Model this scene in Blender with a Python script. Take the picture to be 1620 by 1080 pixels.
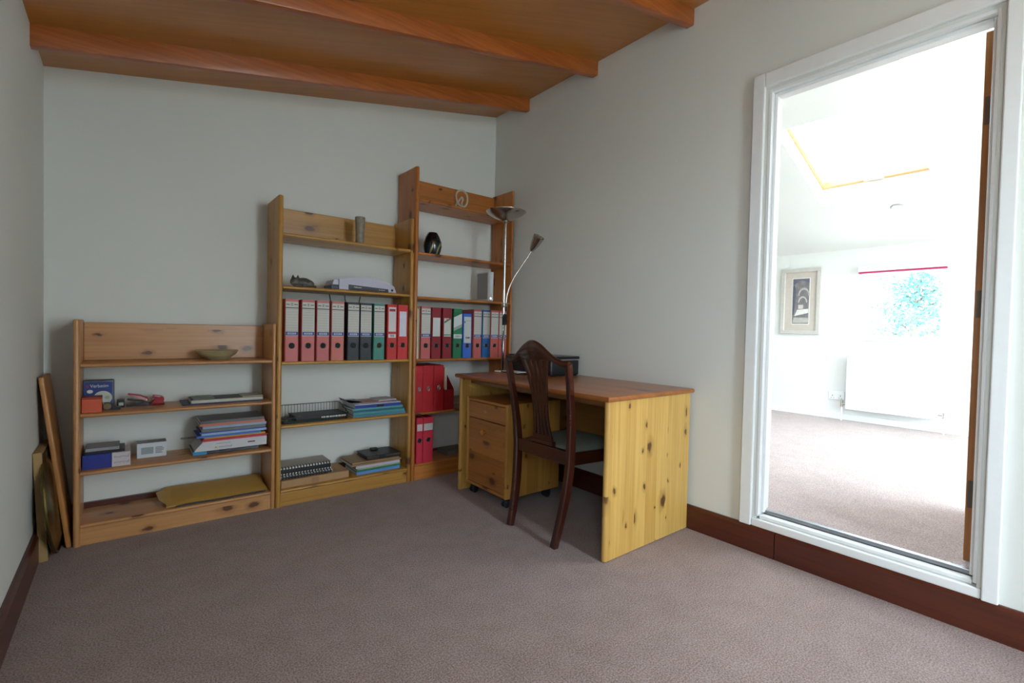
import bpy, bmesh, math, random
from math import sin, cos, pi, radians
from mathutils import Vector, Matrix

random.seed(7)
S = bpy.context.scene
for o in list(bpy.data.objects):
    bpy.data.objects.remove(o)

# ------------------------------------------------------------------ camera
YAW, PITCH, ROLL = -0.6784, -0.0236, 0.0223
fw = Vector((-sin(YAW) * cos(PITCH), cos(YAW) * cos(PITCH), sin(PITCH)))
r0 = Vector((cos(YAW), sin(YAW), 0))
u0 = r0.cross(fw)
RR = r0 * cos(ROLL) + u0 * sin(ROLL)
UU = u0 * cos(ROLL) - r0 * sin(ROLL)
cd = bpy.data.cameras.new('camera')
cam = bpy.data.objects.new('camera', cd)
S.collection.objects.link(cam)
mw = Matrix((RR, UU, -fw)).transposed().to_4x4()
mw.translation = Vector((-2.3166, -3.1394, 1.0171))
cam.matrix_world = mw
cd.sensor_width = 36.0
cd.lens = 758.66 / 1620 * 36
cd.clip_start = 0.02
S.camera = cam

# ------------------------------------------------------------------ daylight: an overcast sky
W = bpy.data.worlds.new('overcast_sky')
S.world = W
W.use_nodes = True
bg = W.node_tree.nodes['Background']
bg.inputs['Color'].default_value = (0.75, 0.90, 1.0, 1)
bg.inputs['Strength'].default_value = 13.0
S.view_settings.view_transform = 'Standard'
S.view_settings.look = 'None'
S.view_settings.gamma = 1.0
S.view_settings.use_curve_mapping = False
S.view_settings.exposure = 0.86


def portal(loc, sx, sy, direction):
    l = bpy.data.lights.new('window_daylight_portal', 'AREA')
    l.shape = 'RECTANGLE'
    l.size = sx
    l.size_y = sy
    l.cycles.is_portal = True
    o = bpy.data.objects.new('window_daylight_portal', l)
    S.collection.objects.link(o)
    o.location = loc
    o.rotation_euler = Vector(direction).to_track_quat('-Z', 'Y').to_euler()
    return o


# ------------------------------------------------------------------ helpers
def lin(c):
    if max(c) > 1.001:
        c = [v / 255 for v in c]
    return tuple(v / 12.92 if v <= .04045 else ((v + .055) / 1.055) ** 2.4 for v in c) + (1,)


def root_of(o):
    while o.parent:
        o = o.parent
    return o


def obj(name, bm, mat, parent=None, smooth=None, label=None, cat=None, group=None, kind=None, base=None):
    bmesh.ops.recalc_face_normals(bm, faces=bm.faces[:])
    if parent:
        off = root_of(parent).location.copy()
    elif base is not None:
        off = Vector(base)
    elif kind == 'structure':
        off = Vector((0, 0, 0))
    else:
        xs = [v.co for v in bm.verts]
        off = Vector(((min(v.x for v in xs) + max(v.x for v in xs)) / 2,
                      (min(v.y for v in xs) + max(v.y for v in xs)) / 2, min(v.z for v in xs)))
    for v in bm.verts:
        v.co -= off
    me = bpy.data.meshes.new(name)
    bm.to_mesh(me)
    bm.free()
    for m in (mat if isinstance(mat, (list, tuple)) else [mat]):
        me.materials.append(m)
    if smooth:
        me.polygons.foreach_set('use_smooth', [True] * len(me.polygons))
        me.set_sharp_from_angle(angle=radians(smooth))
    o = bpy.data.objects.new(name, me)
    S.collection.objects.link(o)
    if parent:
        o.parent = parent
    else:
        o.location = off
    if label: o['label'] = label
    if cat: o['category'] = cat
    if group: o['group'] = group
    if kind: o['kind'] = kind
    return o


def thing(name, label, cat, loc, group=None, kind=None):
    o = bpy.data.objects.new(name, None)
    o.empty_display_size = .05
    S.collection.objects.link(o)
    o.location = loc
    o['label'] = label
    if cat: o['category'] = cat
    if group: o['group'] = group
    if kind: o['kind'] = kind
    return o


def B():
    return bmesh.new()


def box(bm, x0, x1, y0, y1, z0, z1, bev=0, seg=2, mi=0):
    r = bmesh.ops.create_cube(bm, size=1)
    vs = r['verts']
    for v in vs:
        v.co = Vector(((x0 + x1) / 2 + v.co.x * (x1 - x0), (y0 + y1) / 2 + v.co.y * (y1 - y0),
                       (z0 + z1) / 2 + v.co.z * (z1 - z0)))
    fs = {f for v in vs for f in v.link_faces}
    for f in fs: f.material_index = mi
    if bev:
        es = list({e for v in vs for e in v.link_edges})
        bmesh.ops.bevel(bm, geom=es, offset=bev, segments=seg, profile=.5, affect='EDGES', clamp_overlap=True)
    return bm


def bx(*a, **k):
    return box(B(), *a, **k)


def prism(bm, pts, axis, a, b, mi=0):
    """pts: outline in the two other axes (xyz order)."""
    def mk(p, t):
        if axis == 'x': return (t, p[0], p[1])
        if axis == 'y': return (p[0], t, p[1])
        return (p[0], p[1], t)
    va = [bm.verts.new(mk(p, a)) for p in pts]
    vb = [bm.verts.new(mk(p, b)) for p in pts]
    n = len(pts)
    fs = [bm.faces.new(va), bm.faces.new(vb[::-1])]
    for i in range(n):
        fs.append(bm.faces.new((va[i], va[(i + 1) % n], vb[(i + 1) % n], vb[i])))
    for f in fs: f.material_index = mi
    return bm


def lathe(bm, prof, c=(0, 0, 0), seg=24, axis=(0, 0, 1), mi=0):
    """prof: (radius, height) pairs along axis."""
    q = Vector((0, 0, 1)).rotation_difference(Vector(axis).normalized())
    c = Vector(c)
    rings = []
    for r, h in prof:
        if r < 1e-6:
            rings.append([bm.verts.new(c + q @ Vector((0, 0, h)))])
        else:
            rings.append([bm.verts.new(c + q @ Vector((r * cos(2 * pi * k / seg), r * sin(2 * pi * k / seg), h))) for k in range(seg)])
    for a, b in zip(rings, rings[1:]):
        for k in range(seg):
            k2 = (k + 1) % seg
            if len(a) == 1 and len(b) == 1: continue
            if len(a) == 1: f = bm.faces.new((a[0], b[k], b[k2]))
            elif len(b) == 1: f = bm.faces.new((a[k], a[k2], b[0]))
            else: f = bm.faces.new((a[k], a[k2], b[k2], b[k]))
            f.material_index = mi
    for rg in (rings[0], rings[-1]):
        if len(rg) > 1:
            try: bm.faces.new(rg).material_index = mi
            except ValueError: pass
    return bm


def tube(bm, pts, r, seg=8, closed=False, mi=0, flat=1.0):
    pts = [Vector(p) for p in pts]
    n = len(pts)
    rs = r if isinstance(r, (list, tuple)) else [r] * n
    rings = []
    prev = None
    for i, p in enumerate(pts):
        if closed:
            t = (pts[(i + 1) % n] - pts[i - 1]).normalized()
        else:
            t = (pts[min(i + 1, n - 1)] - pts[max(i - 1, 0)]).normalized()
        if prev is None:
            ref = Vector((0, 0, 1)) if abs(t.z) < .9 else Vector((1, 0, 0))
            s = t.cross(ref).normalized()
        else:
            s = (prev - t * prev.dot(t)).normalized()
        prev = s
        u = t.cross(s)
        rings.append([bm.verts.new(p + s * rs[i] * cos(2 * pi * k / seg) + u * rs[i] * flat * sin(2 * pi * k / seg)) for k in range(seg)])
    m = n if closed else n - 1
    for i in range(m):
        a, b = rings[i], rings[(i + 1) % n]
        for k in range(seg):
            bm.faces.new((a[k], a[(k + 1) % seg], b[(k + 1) % seg], b[k])).material_index = mi
    if not closed:
        bm.faces.new(rings[0]).material_index = mi
        bm.faces.new(rings[-1][::-1]).material_index = mi
    return bm


def spline(pts, n=8):
    P = [Vector(p) for p in pts]
    P = [P[0] * 2 - P[1]] + P + [P[-1] * 2 - P[-2]]
    out = []
    for i in range(1, len(P) - 2):
        for k in range(n):
            t = k / n
            a, b, c, d = P[i - 1:i + 3]
            out.append(.5 * ((2 * b) + (c - a) * t + (2 * a - 5 * b + 4 * c - d) * t * t + (3 * b - a - 3 * c + d) * t ** 3))
    out.append(P[-2])
    return out


def ball(bm, c, r, sub=2, rot=None):
    v = bmesh.ops.create_icosphere(bm, subdivisions=sub, radius=1)['verts']
    for q in v:
        p = Vector((q.co.x * r[0], q.co.y * r[1], q.co.z * r[2]))
        if rot is not None: p = rot @ p
        q.co = p + Vector(c)
    return bm


def turn(bm, ang, piv, axis='Z'):
    M = Matrix.Translation(Vector(piv)) @ Matrix.Rotation(ang, 4, axis) @ Matrix.Translation(-Vector(piv))
    bm.transform(M)
    return bm


# ------------------------------------------------------------------ materials
def base_mat(name):
    m = bpy.data.materials.new(name)
    m.use_nodes = True
    t = m.node_tree
    return m, t, t.nodes['Principled BSDF']


def nd(t, typ, **kw):
    n = t.nodes.new(typ)
    for k, v in kw.items():
        if k in n.inputs: n.inputs[k].default_value = v
        else: setattr(n, k, v)
    return n


def mth(t, op, a, b=None, c=None):
    n = t.nodes.new('ShaderNodeMath')
    n.operation = op
    for i, v in enumerate((a, b, c)):
        if v is None: continue
        if isinstance(v, (int, float)): n.inputs[i].default_value = v
        else: t.links.new(v, n.inputs[i])
    return n.outputs[0]


def mixc(t, f, a, b):
    n = t.nodes.new('ShaderNodeMix')
    n.data_type = 'RGBA'
    for s, v in ((n.inputs[0], f), (n.inputs[6], a), (n.inputs[7], b)):
        if isinstance(v, (int, float)): s.default_value = v
        elif isinstance(v, tuple): s.default_value = v
        else: t.links.new(v, s)
    return n.outputs[2]


def comb(t, x, y, z=0.0):
    n = t.nodes.new('ShaderNodeCombineXYZ')
    for i, v in enumerate((x, y, z)):
        if isinstance(v, (int, float)): n.inputs[i].default_value = v
        else: t.links.new(v, n.inputs[i])
    return n.outputs[0]


def noise(t, vec, scale=5, detail=2, rough=.5, dist=0):
    n = nd(t, 'ShaderNodeTexNoise')
    n.inputs['Scale'].default_value = scale
    n.inputs['Detail'].default_value = detail
    n.inputs['Roughness'].default_value = rough
    n.inputs['Distortion'].default_value = dist
    if vec is not None: t.links.new(vec, n.inputs['Vector'])
    return n.outputs[0]


def smooth01(t, v, a, b):
    n = nd(t, 'ShaderNodeMapRange', interpolation_type='SMOOTHSTEP')
    n.inputs[1].default_value = a
    n.inputs[2].default_value = b
    t.links.new(v, n.inputs[0])
    return n.outputs[0]


def bump(t, bsdf, h, strength=.2, dist=.002):
    n = nd(t, 'ShaderNodeBump')
    n.inputs['Strength'].default_value = strength
    n.inputs['Distance'].default_value = dist
    t.links.new(h, n.inputs['Height'])
    t.links.new(n.outputs[0], bsdf.inputs['Normal'])


MC = {}


def plain(name, col, rough=.5, metal=0, var=.06, scale=30, coat=0):
    if name in MC: return MC[name]
    m, t, b = base_mat(name)
    c = lin(col)
    tc = nd(t, 'ShaderNodeTexCoord')
    n = noise(t, tc.outputs['Object'], scale, 3)
    d = tuple(max(0, v * (1 - var * 2)) for v in c[:3]) + (1,)
    l = tuple(min(1, v * (1 + var)) for v in c[:3]) + (1,)
    t.links.new(mixc(t, n, d, l), b.inputs['Base Color'])
    b.inputs['Roughness'].default_value = rough
    b.inputs['Metallic'].default_value = metal
    b.inputs['Coat Weight'].default_value = coat
    MC[name] = m
    return m


def pine(name, col, col2, axis, knots=.45, rough=.38, knotcol=(78, 40, 22)):
    if name in MC: return MC[name]
    m, t, b = base_mat(name)
    tc = nd(t, 'ShaderNodeTexCoord')
    oi = nd(t, 'ShaderNodeObjectInfo')
    sp = nd(t, 'ShaderNodeSeparateXYZ')
    t.links.new(tc.outputs['Object'], sp.inputs[0])
    X, Y, Z = sp.outputs
    g, p, q = {'x': (X, Y, Z), 'y': (Y, X, Z), 'z': (Z, X, Y)}[axis]
    a = mth(t, 'ADD', p, q)
    rnd = oi.outputs['Random']
    a = mth(t, 'ADD', a, mth(t, 'MULTIPLY', rnd, 3.7))
    st = mth(t, 'FLOOR', mth(t, 'MULTIPLY', a, 1 / .085))
    wn = nd(t, 'ShaderNodeTexWhiteNoise', noise_dimensions='1D')
    t.links.new(st, wn.inputs['W'])
    sr = wn.outputs['Value']
    g2 = mth(t, 'ADD', g, mth(t, 'MULTIPLY', sr, 9.0))
    streak = noise(t, comb(t, mth(t, 'MULTIPLY', g2, 2.2), mth(t, 'MULTIPLY', a, 75)), 1, 3, .55, .4)
    broad = noise(t, comb(t, mth(t, 'MULTIPLY', g2, 1.3), mth(t, 'MULTIPLY', a, 16)), 1, 2, .5, .6)
    f = mth(t, 'ADD', mth(t, 'MULTIPLY', smooth01(t, streak, .3, .75), .45), mth(t, 'MULTIPLY', smooth01(t, broad, .3, .7), .4))
    f = mth(t, 'ADD', f, mth(t, 'MULTIPLY', mth(t, 'SUBTRACT', sr, .5), .55))
    c = mixc(t, f, lin(col), lin(col2))
    # knots: sparse cells with a dark heart and a reddish halo
    wob = noise(t, comb(t, mth(t, 'MULTIPLY', g2, 26), mth(t, 'MULTIPLY', a, 34)), 1, 3)
    kv = comb(t, mth(t, 'ADD', mth(t, 'MULTIPLY', g2, 6.2), mth(t, 'MULTIPLY', wob, .35)), mth(t, 'MULTIPLY', a, 9.0))
    vo = nd(t, 'ShaderNodeTexVoronoi', voronoi_dimensions='2D', feature='F1')
    vo.inputs['Scale'].default_value = 1
    vo.inputs['Randomness'].default_value = .9
    t.links.new(kv, vo.inputs['Vector'])
    sc = nd(t, 'ShaderNodeSeparateColor')
    t.links.new(vo.outputs['Color'], sc.inputs[0])
    on = mth(t, 'LESS_THAN', sc.outputs[0], knots)
    rad = mth(t, 'ADD', .05, mth(t, 'MULTIPLY', mth(t, 'MULTIPLY', sc.outputs[1], sc.outputs[1]), .2))
    k = mth(t, 'DIVIDE', vo.outputs['Distance'], rad)
    halo = mth(t, 'MULTIPLY', mth(t, 'SUBTRACT', 1.0, smooth01(t, k, .6, 2.4)), on)
    heart = mth(t, 'MULTIPLY', mth(t, 'SUBTRACT', 1.0, smooth01(t, k, .55, 1.05)), on)
    hc = tuple(x * .62 for x in lin(col2)[:3]) + (1,)
    c = mixc(t, mth(t, 'MULTIPLY', halo, .55), c, hc)
    c = mixc(t, mth(t, 'MULTIPLY', heart, .85), c, lin(knotcol))
    t.links.new(c, b.inputs['Base Color'])
    b.inputs['Roughness'].default_value = rough
    b.inputs['Coat Weight'].default_value = .15
    b.inputs['Coat Roughness'].default_value = .25
    bump(t, b, streak, .12, .001)
    MC[name] = m
    return m


def fine_wood(name, col, col2, axis, rough=.3, coat=.3, sa=90, sg=2.5):
    if name in MC: return MC[name]
    m, t, b = base_mat(name)
    tc = nd(t, 'ShaderNodeTexCoord')
    oi = nd(t, 'ShaderNodeObjectInfo')
    sp = nd(t, 'ShaderNodeSeparateXYZ')
    t.links.new(tc.outputs['Object'], sp.inputs[0])
    X, Y, Z = sp.outputs
    g, p, q = {'x': (X, Y, Z), 'y': (Y, X, Z), 'z': (Z, X, Y)}[axis]
    a = mth(t, 'ADD', mth(t, 'ADD', p, q), mth(t, 'MULTIPLY', oi.outputs['Random'], 2.3))
    s1 = noise(t, comb(t, mth(t, 'MULTIPLY', g, sg), mth(t, 'MULTIPLY', a, sa)), 1, 4, .6, .3)
    s2 = noise(t, comb(t, mth(t, 'MULTIPLY', g, sg * .6), mth(t, 'MULTIPLY', a, sa * .12)), 1, 2, .5, .6)
    f = mth(t, 'ADD', mth(t, 'MULTIPLY', smooth01(t, s1, .3, .7), .6), mth(t, 'MULTIPLY', smooth01(t, s2, .3, .7), .4))
    t.links.new(mixc(t, f, lin(col), lin(col2)), b.inputs['Base Color'])
    b.inputs['Roughness'].default_value = rough
    b.inputs['Coat Weight'].default_value = coat
    b.inputs['Coat Roughness'].default_value = .15
    bump(t, b, s1, .06, .001)
    MC[name] = m
    return m


def carpet(name, col, col2):
    m, t, b = base_mat(name)
    tc = nd(t, 'ShaderNodeTexCoord')
    v = tc.outputs['Object']
    n1 = noise(t, v, 180, 3, .75)
    n2 = noise(t, v, 9, 3, .6)
    f = mth(t, 'ADD', mth(t, 'MULTIPLY', smooth01(t, n1, .36, .64), .86), mth(t, 'MULTIPLY', smooth01(t, n2, .3, .7), .14))
    t.links.new(mixc(t, f, lin(col), lin(col2)), b.inputs['Base Color'])
    b.inputs['Roughness'].default_value = .95
    b.inputs['Specular IOR Level'].default_value = .1
    b.inputs['Sheen Weight'].default_value = .25
    b.inputs['Sheen Roughness'].default_value = .5
    bump(t, b, n1, .7, .004)
    return m


def wallpaint(name, col):
    m, t, b = base_mat(name)
    tc = nd(t, 'ShaderNodeTexCoord')
    n1 = noise(t, tc.outputs['Object'], 140, 3, .6)
    n2 = noise(t, tc.outputs['Object'], 1.2, 2, .5)
    c = lin(col)
    d = tuple(x * .965 for x in c[:3]) + (1,)
    t.links.new(mixc(t, n2, d, c), b.inputs['Base Color'])
    b.inputs['Roughness'].default_value = .85
    b.inputs['Specular IOR Level'].default_value = .25
    bump(t, b, n1, .08, .001)
    return m


def glassmat(name):
    m, t, b = base_mat(name)
    t.nodes.remove(b)
    tr = nd(t, 'ShaderNodeBsdfTransparent')
    gl = nd(t, 'ShaderNodeBsdfGlossy')
    gl.inputs['Roughness'].default_value = .02
    mx = nd(t, 'ShaderNodeMixShader')
    mx.inputs[0].default_value = .05
    t.links.new(tr.outputs[0], mx.inputs[1])
    t.links.new(gl.outputs[0], mx.inputs[2])
    t.links.new(mx.outputs[0], t.nodes['Material Output'].inputs[0])
    return m


def label_mat(name, paper, style):
    """flat print of a file label: generated x across, z up"""
    if name in MC: return MC[name]
    m, t, b = base_mat(name)
    tc = nd(t, 'ShaderNodeTexCoord')
    sp = nd(t, 'ShaderNodeSeparateXYZ')
    t.links.new(tc.outputs['Generated'], sp.inputs[0])
    x, y, z = sp.outputs
    c = mixc(t, noise(t, tc.outputs['Object'], 60, 3), lin(paper), tuple(v * .9 for v in lin(paper)[:3]) + (1,))

    def band(v, a, bb):
        return mth(t, 'MULTIPLY', mth(t, 'GREATER_THAN', v, a), mth(t, 'LESS_THAN', v, bb))
    def mul(a, bb): return mth(t, 'MULTIPLY', a, bb)
    if style == 'classic':
        fr = mth(t, 'FRACT', mth(t, 'MULTIPLY', z, 13))
        rules = mul(mul(mth(t, 'LESS_THAN', fr, .09), band(z, .15, .78)), band(x, .06, .94))
        c = mixc(t, mul(rules, .55), c, lin((120, 118, 112)))
        c = mixc(t, mul(band(z, .905, .925), mth(t, 'MAXIMUM', band(x, .05, .32), band(x, .66, .95))), c, lin((30, 34, 42)))
        c = mixc(t, mul(band(z, .88, .96), band(x, .42, .56)), c, lin((150, 150, 148)))
        c = mixc(t, band(z, .805, .83), c, lin((70, 74, 80)))
        c = mixc(t, mul(band(z, .02, .125), band(x, .02, .98)), c, lin((46, 70, 150)))
        c = mixc(t, mul(band(z, .045, .10), band(x, .16, .84)), c, lin((190, 195, 205)))
        hat = mth(t, 'GREATER_THAN', noise(t, comb(t, mth(t, 'MULTIPLY', x, 26), 0), 1, 0), .5)
        c = mixc(t, mul(mul(band(z, .055, .09), band(x, .22, .78)), hat), c, lin((50, 70, 140)))
    elif style == 'rado':
        c = mixc(t, mul(band(z, .86, .94), band(x, .1, .9)), c, lin((150, 60, 70)))
        c = mixc(t, band(z, .12, .2), c, lin((190, 50, 50)))
        hat = mth(t, 'GREATER_THAN', noise(t, comb(t, mth(t, 'MULTIPLY', x, 20), 0), 1, 0), .5)
        c = mixc(t, mul(mul(band(z, .03, .1), band(x, .2, .85)), hat), c, lin((40, 50, 45)))
    elif style == 'diagonal':
        d = mth(t, 'ADD', z, mth(t, 'MULTIPLY', x, -.16))
        c = mixc(t, mth(t, 'GREATER_THAN', d, .80), c, lin((30, 110, 70)))
        c = mixc(t, mul(band(d, .28, .40), mth(t, 'LESS_THAN', d, .4)), c, lin((150, 165, 160)))
        c = mixc(t, mul(mth(t, 'LESS_THAN', d, .28), mth(t, 'GREATER_THAN', z, .16)), c, lin((40, 130, 85)))
        hat = mth(t, 'GREATER_THAN', noise(t, comb(t, mth(t, 'MULTIPLY', x, 22), 0), 1, 0), .5)
        c = mixc(t, mul(mul(band(z, .04, .12), band(x, .15, .85)), hat), c, lin((110, 120, 118)))
    elif style == 'corner':
        d = mth(t, 'ADD', z, mth(t, 'MULTIPLY', x, -.25))
        c = mixc(t, mul(band(d, .70, .80), mth(t, 'GREATER_THAN', x, .03)), c, lin((40, 120, 80)))
        c = mixc(t, band(z, .06, .11), c, lin((40, 120, 80)))
        c = mixc(t, mul(band(z, .86, .95), band(x, .35, .7)), c, lin((190, 70, 60)))
    elif style == 'bluecut':
        c = mixc(t, mul(band(z, .76, .83), band(x, .04, .16)), c, lin((40, 60, 110)))
        hat = mth(t, 'GREATER_THAN', noise(t, comb(t, mth(t, 'MULTIPLY', x, 20), 0), 1, 0), .45)
        c = mixc(t, mul(mul(band(z, .17, .23), band(x, .2, .9)), hat), c, lin((60, 60, 50)))
        c = mixc(t, mul(band(z, .845, .86), band(x, .2, .95)), c, lin((140, 150, 160)))
    t.links.new(c, b.inputs['Base Color'])
    b.inputs['Roughness'].default_value = .6
    MC[name] = m
    return m


M_wall = wallpaint('cream_wall_paint', (224, 225, 219))
M_wall2 = wallpaint('white_wall_paint', (230, 231, 227))
M_white = plain('white_gloss_paint', (236, 238, 238), .35, var=.02)
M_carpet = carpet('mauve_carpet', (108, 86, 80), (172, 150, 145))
M_carpet_lit = carpet('mauve_carpet_lit', (136, 116, 110), (192, 172, 166))  # same carpet; the next room's bright light is put into a paler colour
M_ceil = fine_wood('varnished_ceiling_board', (172, 108, 42), (190, 126, 56), 'x', .32, .25, 30, 1.2)
M_beam = fine_wood('varnished_beam_wood', (146, 74, 28), (184, 104, 46), 'x', .35, .2, 70, 3)
M_skirt = fine_wood('stained_skirting_wood', (66, 24, 12), (90, 38, 20), 'y', .4, .2, 60, 2)
M_skirtx = fine_wood('stained_skirting_wood_x', (66, 24, 12), (90, 38, 20), 'x', .4, .2, 60, 2)
M_glass = glassmat('window_glass')
M_mahog = fine_wood('mahogany', (50, 21, 14), (70, 30, 20), 'z', .2, .6, 40, 3)
M_steel = plain('brushed_steel', (190, 186, 178), .24, 1, .05, 200)
M_steel2 = plain('polished_steel', (205, 203, 198), .18, 1, .02)
M_black = plain('black_plastic', (20, 21, 24), .4, var=.1)
M_paper = plain('white_paper', (225, 224, 218), .7, var=.04)
M_dark = plain('near_black', (9, 9, 10), .7)
M_brass = plain('aged_brass', (120, 104, 62), .3, .9, .25, 14)

# ------------------------------------------------------------------ structure: main room
XL, ZCL, ZCR = -2.617, 2.195, 2.722
YR = -4.5
SL = (ZCR - ZCL) / -XL


def zc(x): return ZCR + SL * x


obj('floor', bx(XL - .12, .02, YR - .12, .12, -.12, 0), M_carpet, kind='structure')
obj('wall_back', prism(B(), [(XL - .12, 0), (.0, 0), (.0, ZCR), (XL - .12, zc(XL - .12))], 'y', 0, .12), M_wall, kind='structure')
LW = (-4.0, -3.35, .9, 1.95)      # daylight window in the left wall, beside the camera
bm = B()
box(bm, XL - .12, XL, LW[1], 0, 0, ZCL)
box(bm, XL - .12, XL, YR, LW[0], 0, ZCL)
box(bm, XL - .12, XL, LW[0], LW[1], 0, LW[2])
box(bm, XL - .12, XL, LW[0], LW[1], LW[3], ZCL)
obj('wall_left', bm, M_wall, kind='structure')
RW = (-1.10, -.54, .06, 2.44)       # tall glazed garden door behind the camera
bm = prism(B(), [(XL, 0), (RW[0], 0), (RW[0], zc(RW[0])), (XL, ZCL)], 'y', YR - .12, YR)
prism(bm, [(RW[1], 0), (0, 0), (0, ZCR), (RW[1], zc(RW[1]))], 'y', YR - .12, YR)
prism(bm, [(RW[0], RW[3]), (RW[1], RW[3]), (RW[1], zc(RW[1])), (RW[0], zc(RW[0]))], 'y', YR - .12, YR)
box(bm, RW[0], RW[1], YR - .12, YR, 0, RW[2])
obj('wall_rear', bm, M_wall, kind='structure')
obj('ceiling', prism(B(), [(XL - .12, zc(XL - .12)), (0, ZCR), (0, ZCR + .1), (XL - .12, zc(XL - .12) + .1)], 'y', YR - .12, .12), M_ceil, kind='structure')
for k in range(6):
    yf = -.4116 - .6575 * k
    yb = yf + .044
    d = .086
    bm = prism(B(), [(XL, zc(XL) - d), (0, ZCR - d), (0, ZCR), (XL, zc(XL))], 'y', yf, yb)
    es = [e for e in bm.edges if abs(e.verts[0].co.y - e.verts[1].co.y) < 1e-6 and max(v.co.z - zc(v.co.x) for v in e.verts) < -.05 and abs(e.verts[0].co.x - e.verts[1].co.x) > 1]
    bmesh.ops.bevel(bm, geom=es, offset=.004, segments=2, affect='EDGES', profile=.5)
    o = obj('trim_%d' % (k + 1), bm, M_beam, kind='structure', smooth=30)
    o['label'] = 'varnished orange brown ceiling beam under the sloping board ceiling'
    o['group'] = 'ceiling beams'

# skirting boards
t = thing('baseboard_right', 'dark stained skirting board along the door wall', None, (-.01, -2, 0), kind='structure')
def skirt_y(x0, x1, y0, y1, h=.1224, inner=-1):
    xa = x0 if inner < 0 else x1
    xb = x1 if inner < 0 else x0
    d = .005 if inner < 0 else -.005
    return prism(B(), [(xa, 0), (xb, 0), (xb, h), (xa + 2 * d, h), (xa, h - .012)], 'y', y0, y1)
obj('skirting_board', skirt_y(-.02, 0, -2.218, -.02), M_skirt, t)
obj('skirting_board', skirt_y(-.02, 0, YR, -2.222), M_skirt, t)
obj('baseboard_left', skirt_y(XL, XL + .02, YR, -.0, inner=1), M_skirt, kind='structure')
obj('baseboard_back', bx(XL + .02, -.02, -.018, 0, 0, .1224), M_skirtx, kind='structure')

# wall with the doorway (shared with the next room)
DY0, DY1, DZ0, DZ1 = -2.125, -2.88, .158, 2.150
WT = .10
bm = B()
box(bm, 0, WT, DY0, 1.12, -.1, 3.25)
box(bm, 0, WT, YR - .12, DY1, -.1, 3.25)
box(bm, 0, WT, DY1, DY0, DZ1, 3.25)
box(bm, 0, WT, DY1, DY0, -.1, .12)
obj('wall_right', bm, M_wall, kind='structure')

# door frame
t = thing('trim_7', 'white painted door frame with moulded casing and raised sill', None, (0, -2.5, .1224), kind='structure')
CI0, CO0, CI1, CO1, CZI, CZO = -2.1094, -2.056, -2.8938, -2.937, 2.164, 2.230


def casing(y0, y1, z0, z1):
    return bx(-.02, -.0005, y0, y1, z0, z1, bev=.004)


obj('casing', casing(CI0, CO0, .1224, CZO), M_white, t)
obj('casing', casing(CO1, CI1, .1224, CZO), M_white, t)
obj('casing', casing(CI1 + .0005, CI0 - .0005, CZI, CZO), M_white, t)
obj('lining', bx(-.004, WT + .004, DY0 - .012, DY0, .17, DZ1, bev=.001), M_white, t)
obj('lining', bx(-.004, WT + .004, DY1, DY1 + .010, .17, DZ1, bev=.001), M_white, t)
obj('lining', bx(-.004, WT + .004, DY1 + .0105, DY0 - .0125, DZ1 - .012, DZ1, bev=.001), M_white, t)
obj('door_stop', bx(.022, .056, DY0 - .026, DY0 - .0125, .185, DZ1 - .0125, bev=.002), M_white, t)
obj('door_stop', bx(.022, .056, DY1 + .0105, DY1 + .022, .185, DZ1 - .0125, bev=.002), M_white, t)
obj('door_stop', bx(.022, .056, DY1 + .0225, DY0 - .0265, DZ1 - .028, DZ1 - .0125, bev=.002), M_white, t)
obj('sill', bx(-.014, .03, CI1 + .001, CI0 - .001, .1224, .158, bev=.005), M_white, t)
obj('sill', bx(.004, .04, DY1 + .012, DY0 - .013, .1585, .176, bev=.004), M_white, t)
obj('threshold_strip', bx(.0405, .066, DY1 + .012, DY0 - .013, .176, .194, bev=.003), plain('worn_threshold_metal', (150, 152, 156), .38, .9, .1), t)

# door leaf, opened right back into the next room
t = thing('door_1', 'light brown wooden door standing wide open into the next room', None, (.49, -2.852, .2), kind='structure')
M_door = fine_wood('door_veneer', (150, 96, 50), (182, 124, 70), 'z', .4, .2, 70, 2)
dl = obj('door_leaf', bx(.112, .872, -2.868, -2.828, .200, 2.135, bev=.002), M_door, t)
for z in (.45, 1.15, 1.85):
    hb = bx(.1085, .1115, -2.8575, -2.8335, z - .05, z + .05)
    tube(hb, [(.106, -2.8595, z - .05), (.106, -2.8595, z + .05)], .004, 8)
    obj('hinge', hb, plain('dull_hinge_metal', (110, 100, 90), .45, .8), dl)

# ------------------------------------------------------------------ structure: next room
X2, FZ = 3.33, .19
YA, YB = -4.5, 1.0
mS, zE = .387, 1.90
def zc2(x): return zE + mS * (X2 - x)
WY0, WY1, WZ0, WZ1 = -2.235, -1.605, .99, 1.69
obj('floor', bx(.068, X2, YA, YB, .06, FZ), M_carpet_lit, kind='structure')
bm = B()
box(bm, X2, X2 + .2, YA - .12, WY0, .0, 2.05)
box(bm, X2, X2 + .2, WY1, YB + .12, .0, 2.05)
box(bm, X2, X2 + .2, WY0, WY1, .0, WZ0)
box(bm, X2, X2 + .2, WY0, WY1, WZ1, 2.05)
obj('wall_far', bm, M_wall2, kind='structure')
obj('wall_next_back', prism(B(), [(WT, 0), (X2, 0), (X2, zE), (WT, zc2(WT))], 'y', YB, YB + .12), M_wall2, kind='structure')
GX0, GX1, GZ1 = .45, 3.0, 1.98  # glazed opening added out of view to brighten the next room
bm = prism(B(), [(WT, GZ1), (GX1, GZ1), (GX1, zc2(GX1)), (WT, zc2(WT))], 'y', YA - .12, YA)
box(bm, WT, GX0, YA - .12, YA, 0, GZ1)
box(bm, GX0, GX1, YA - .12, YA, 0, FZ)
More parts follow.
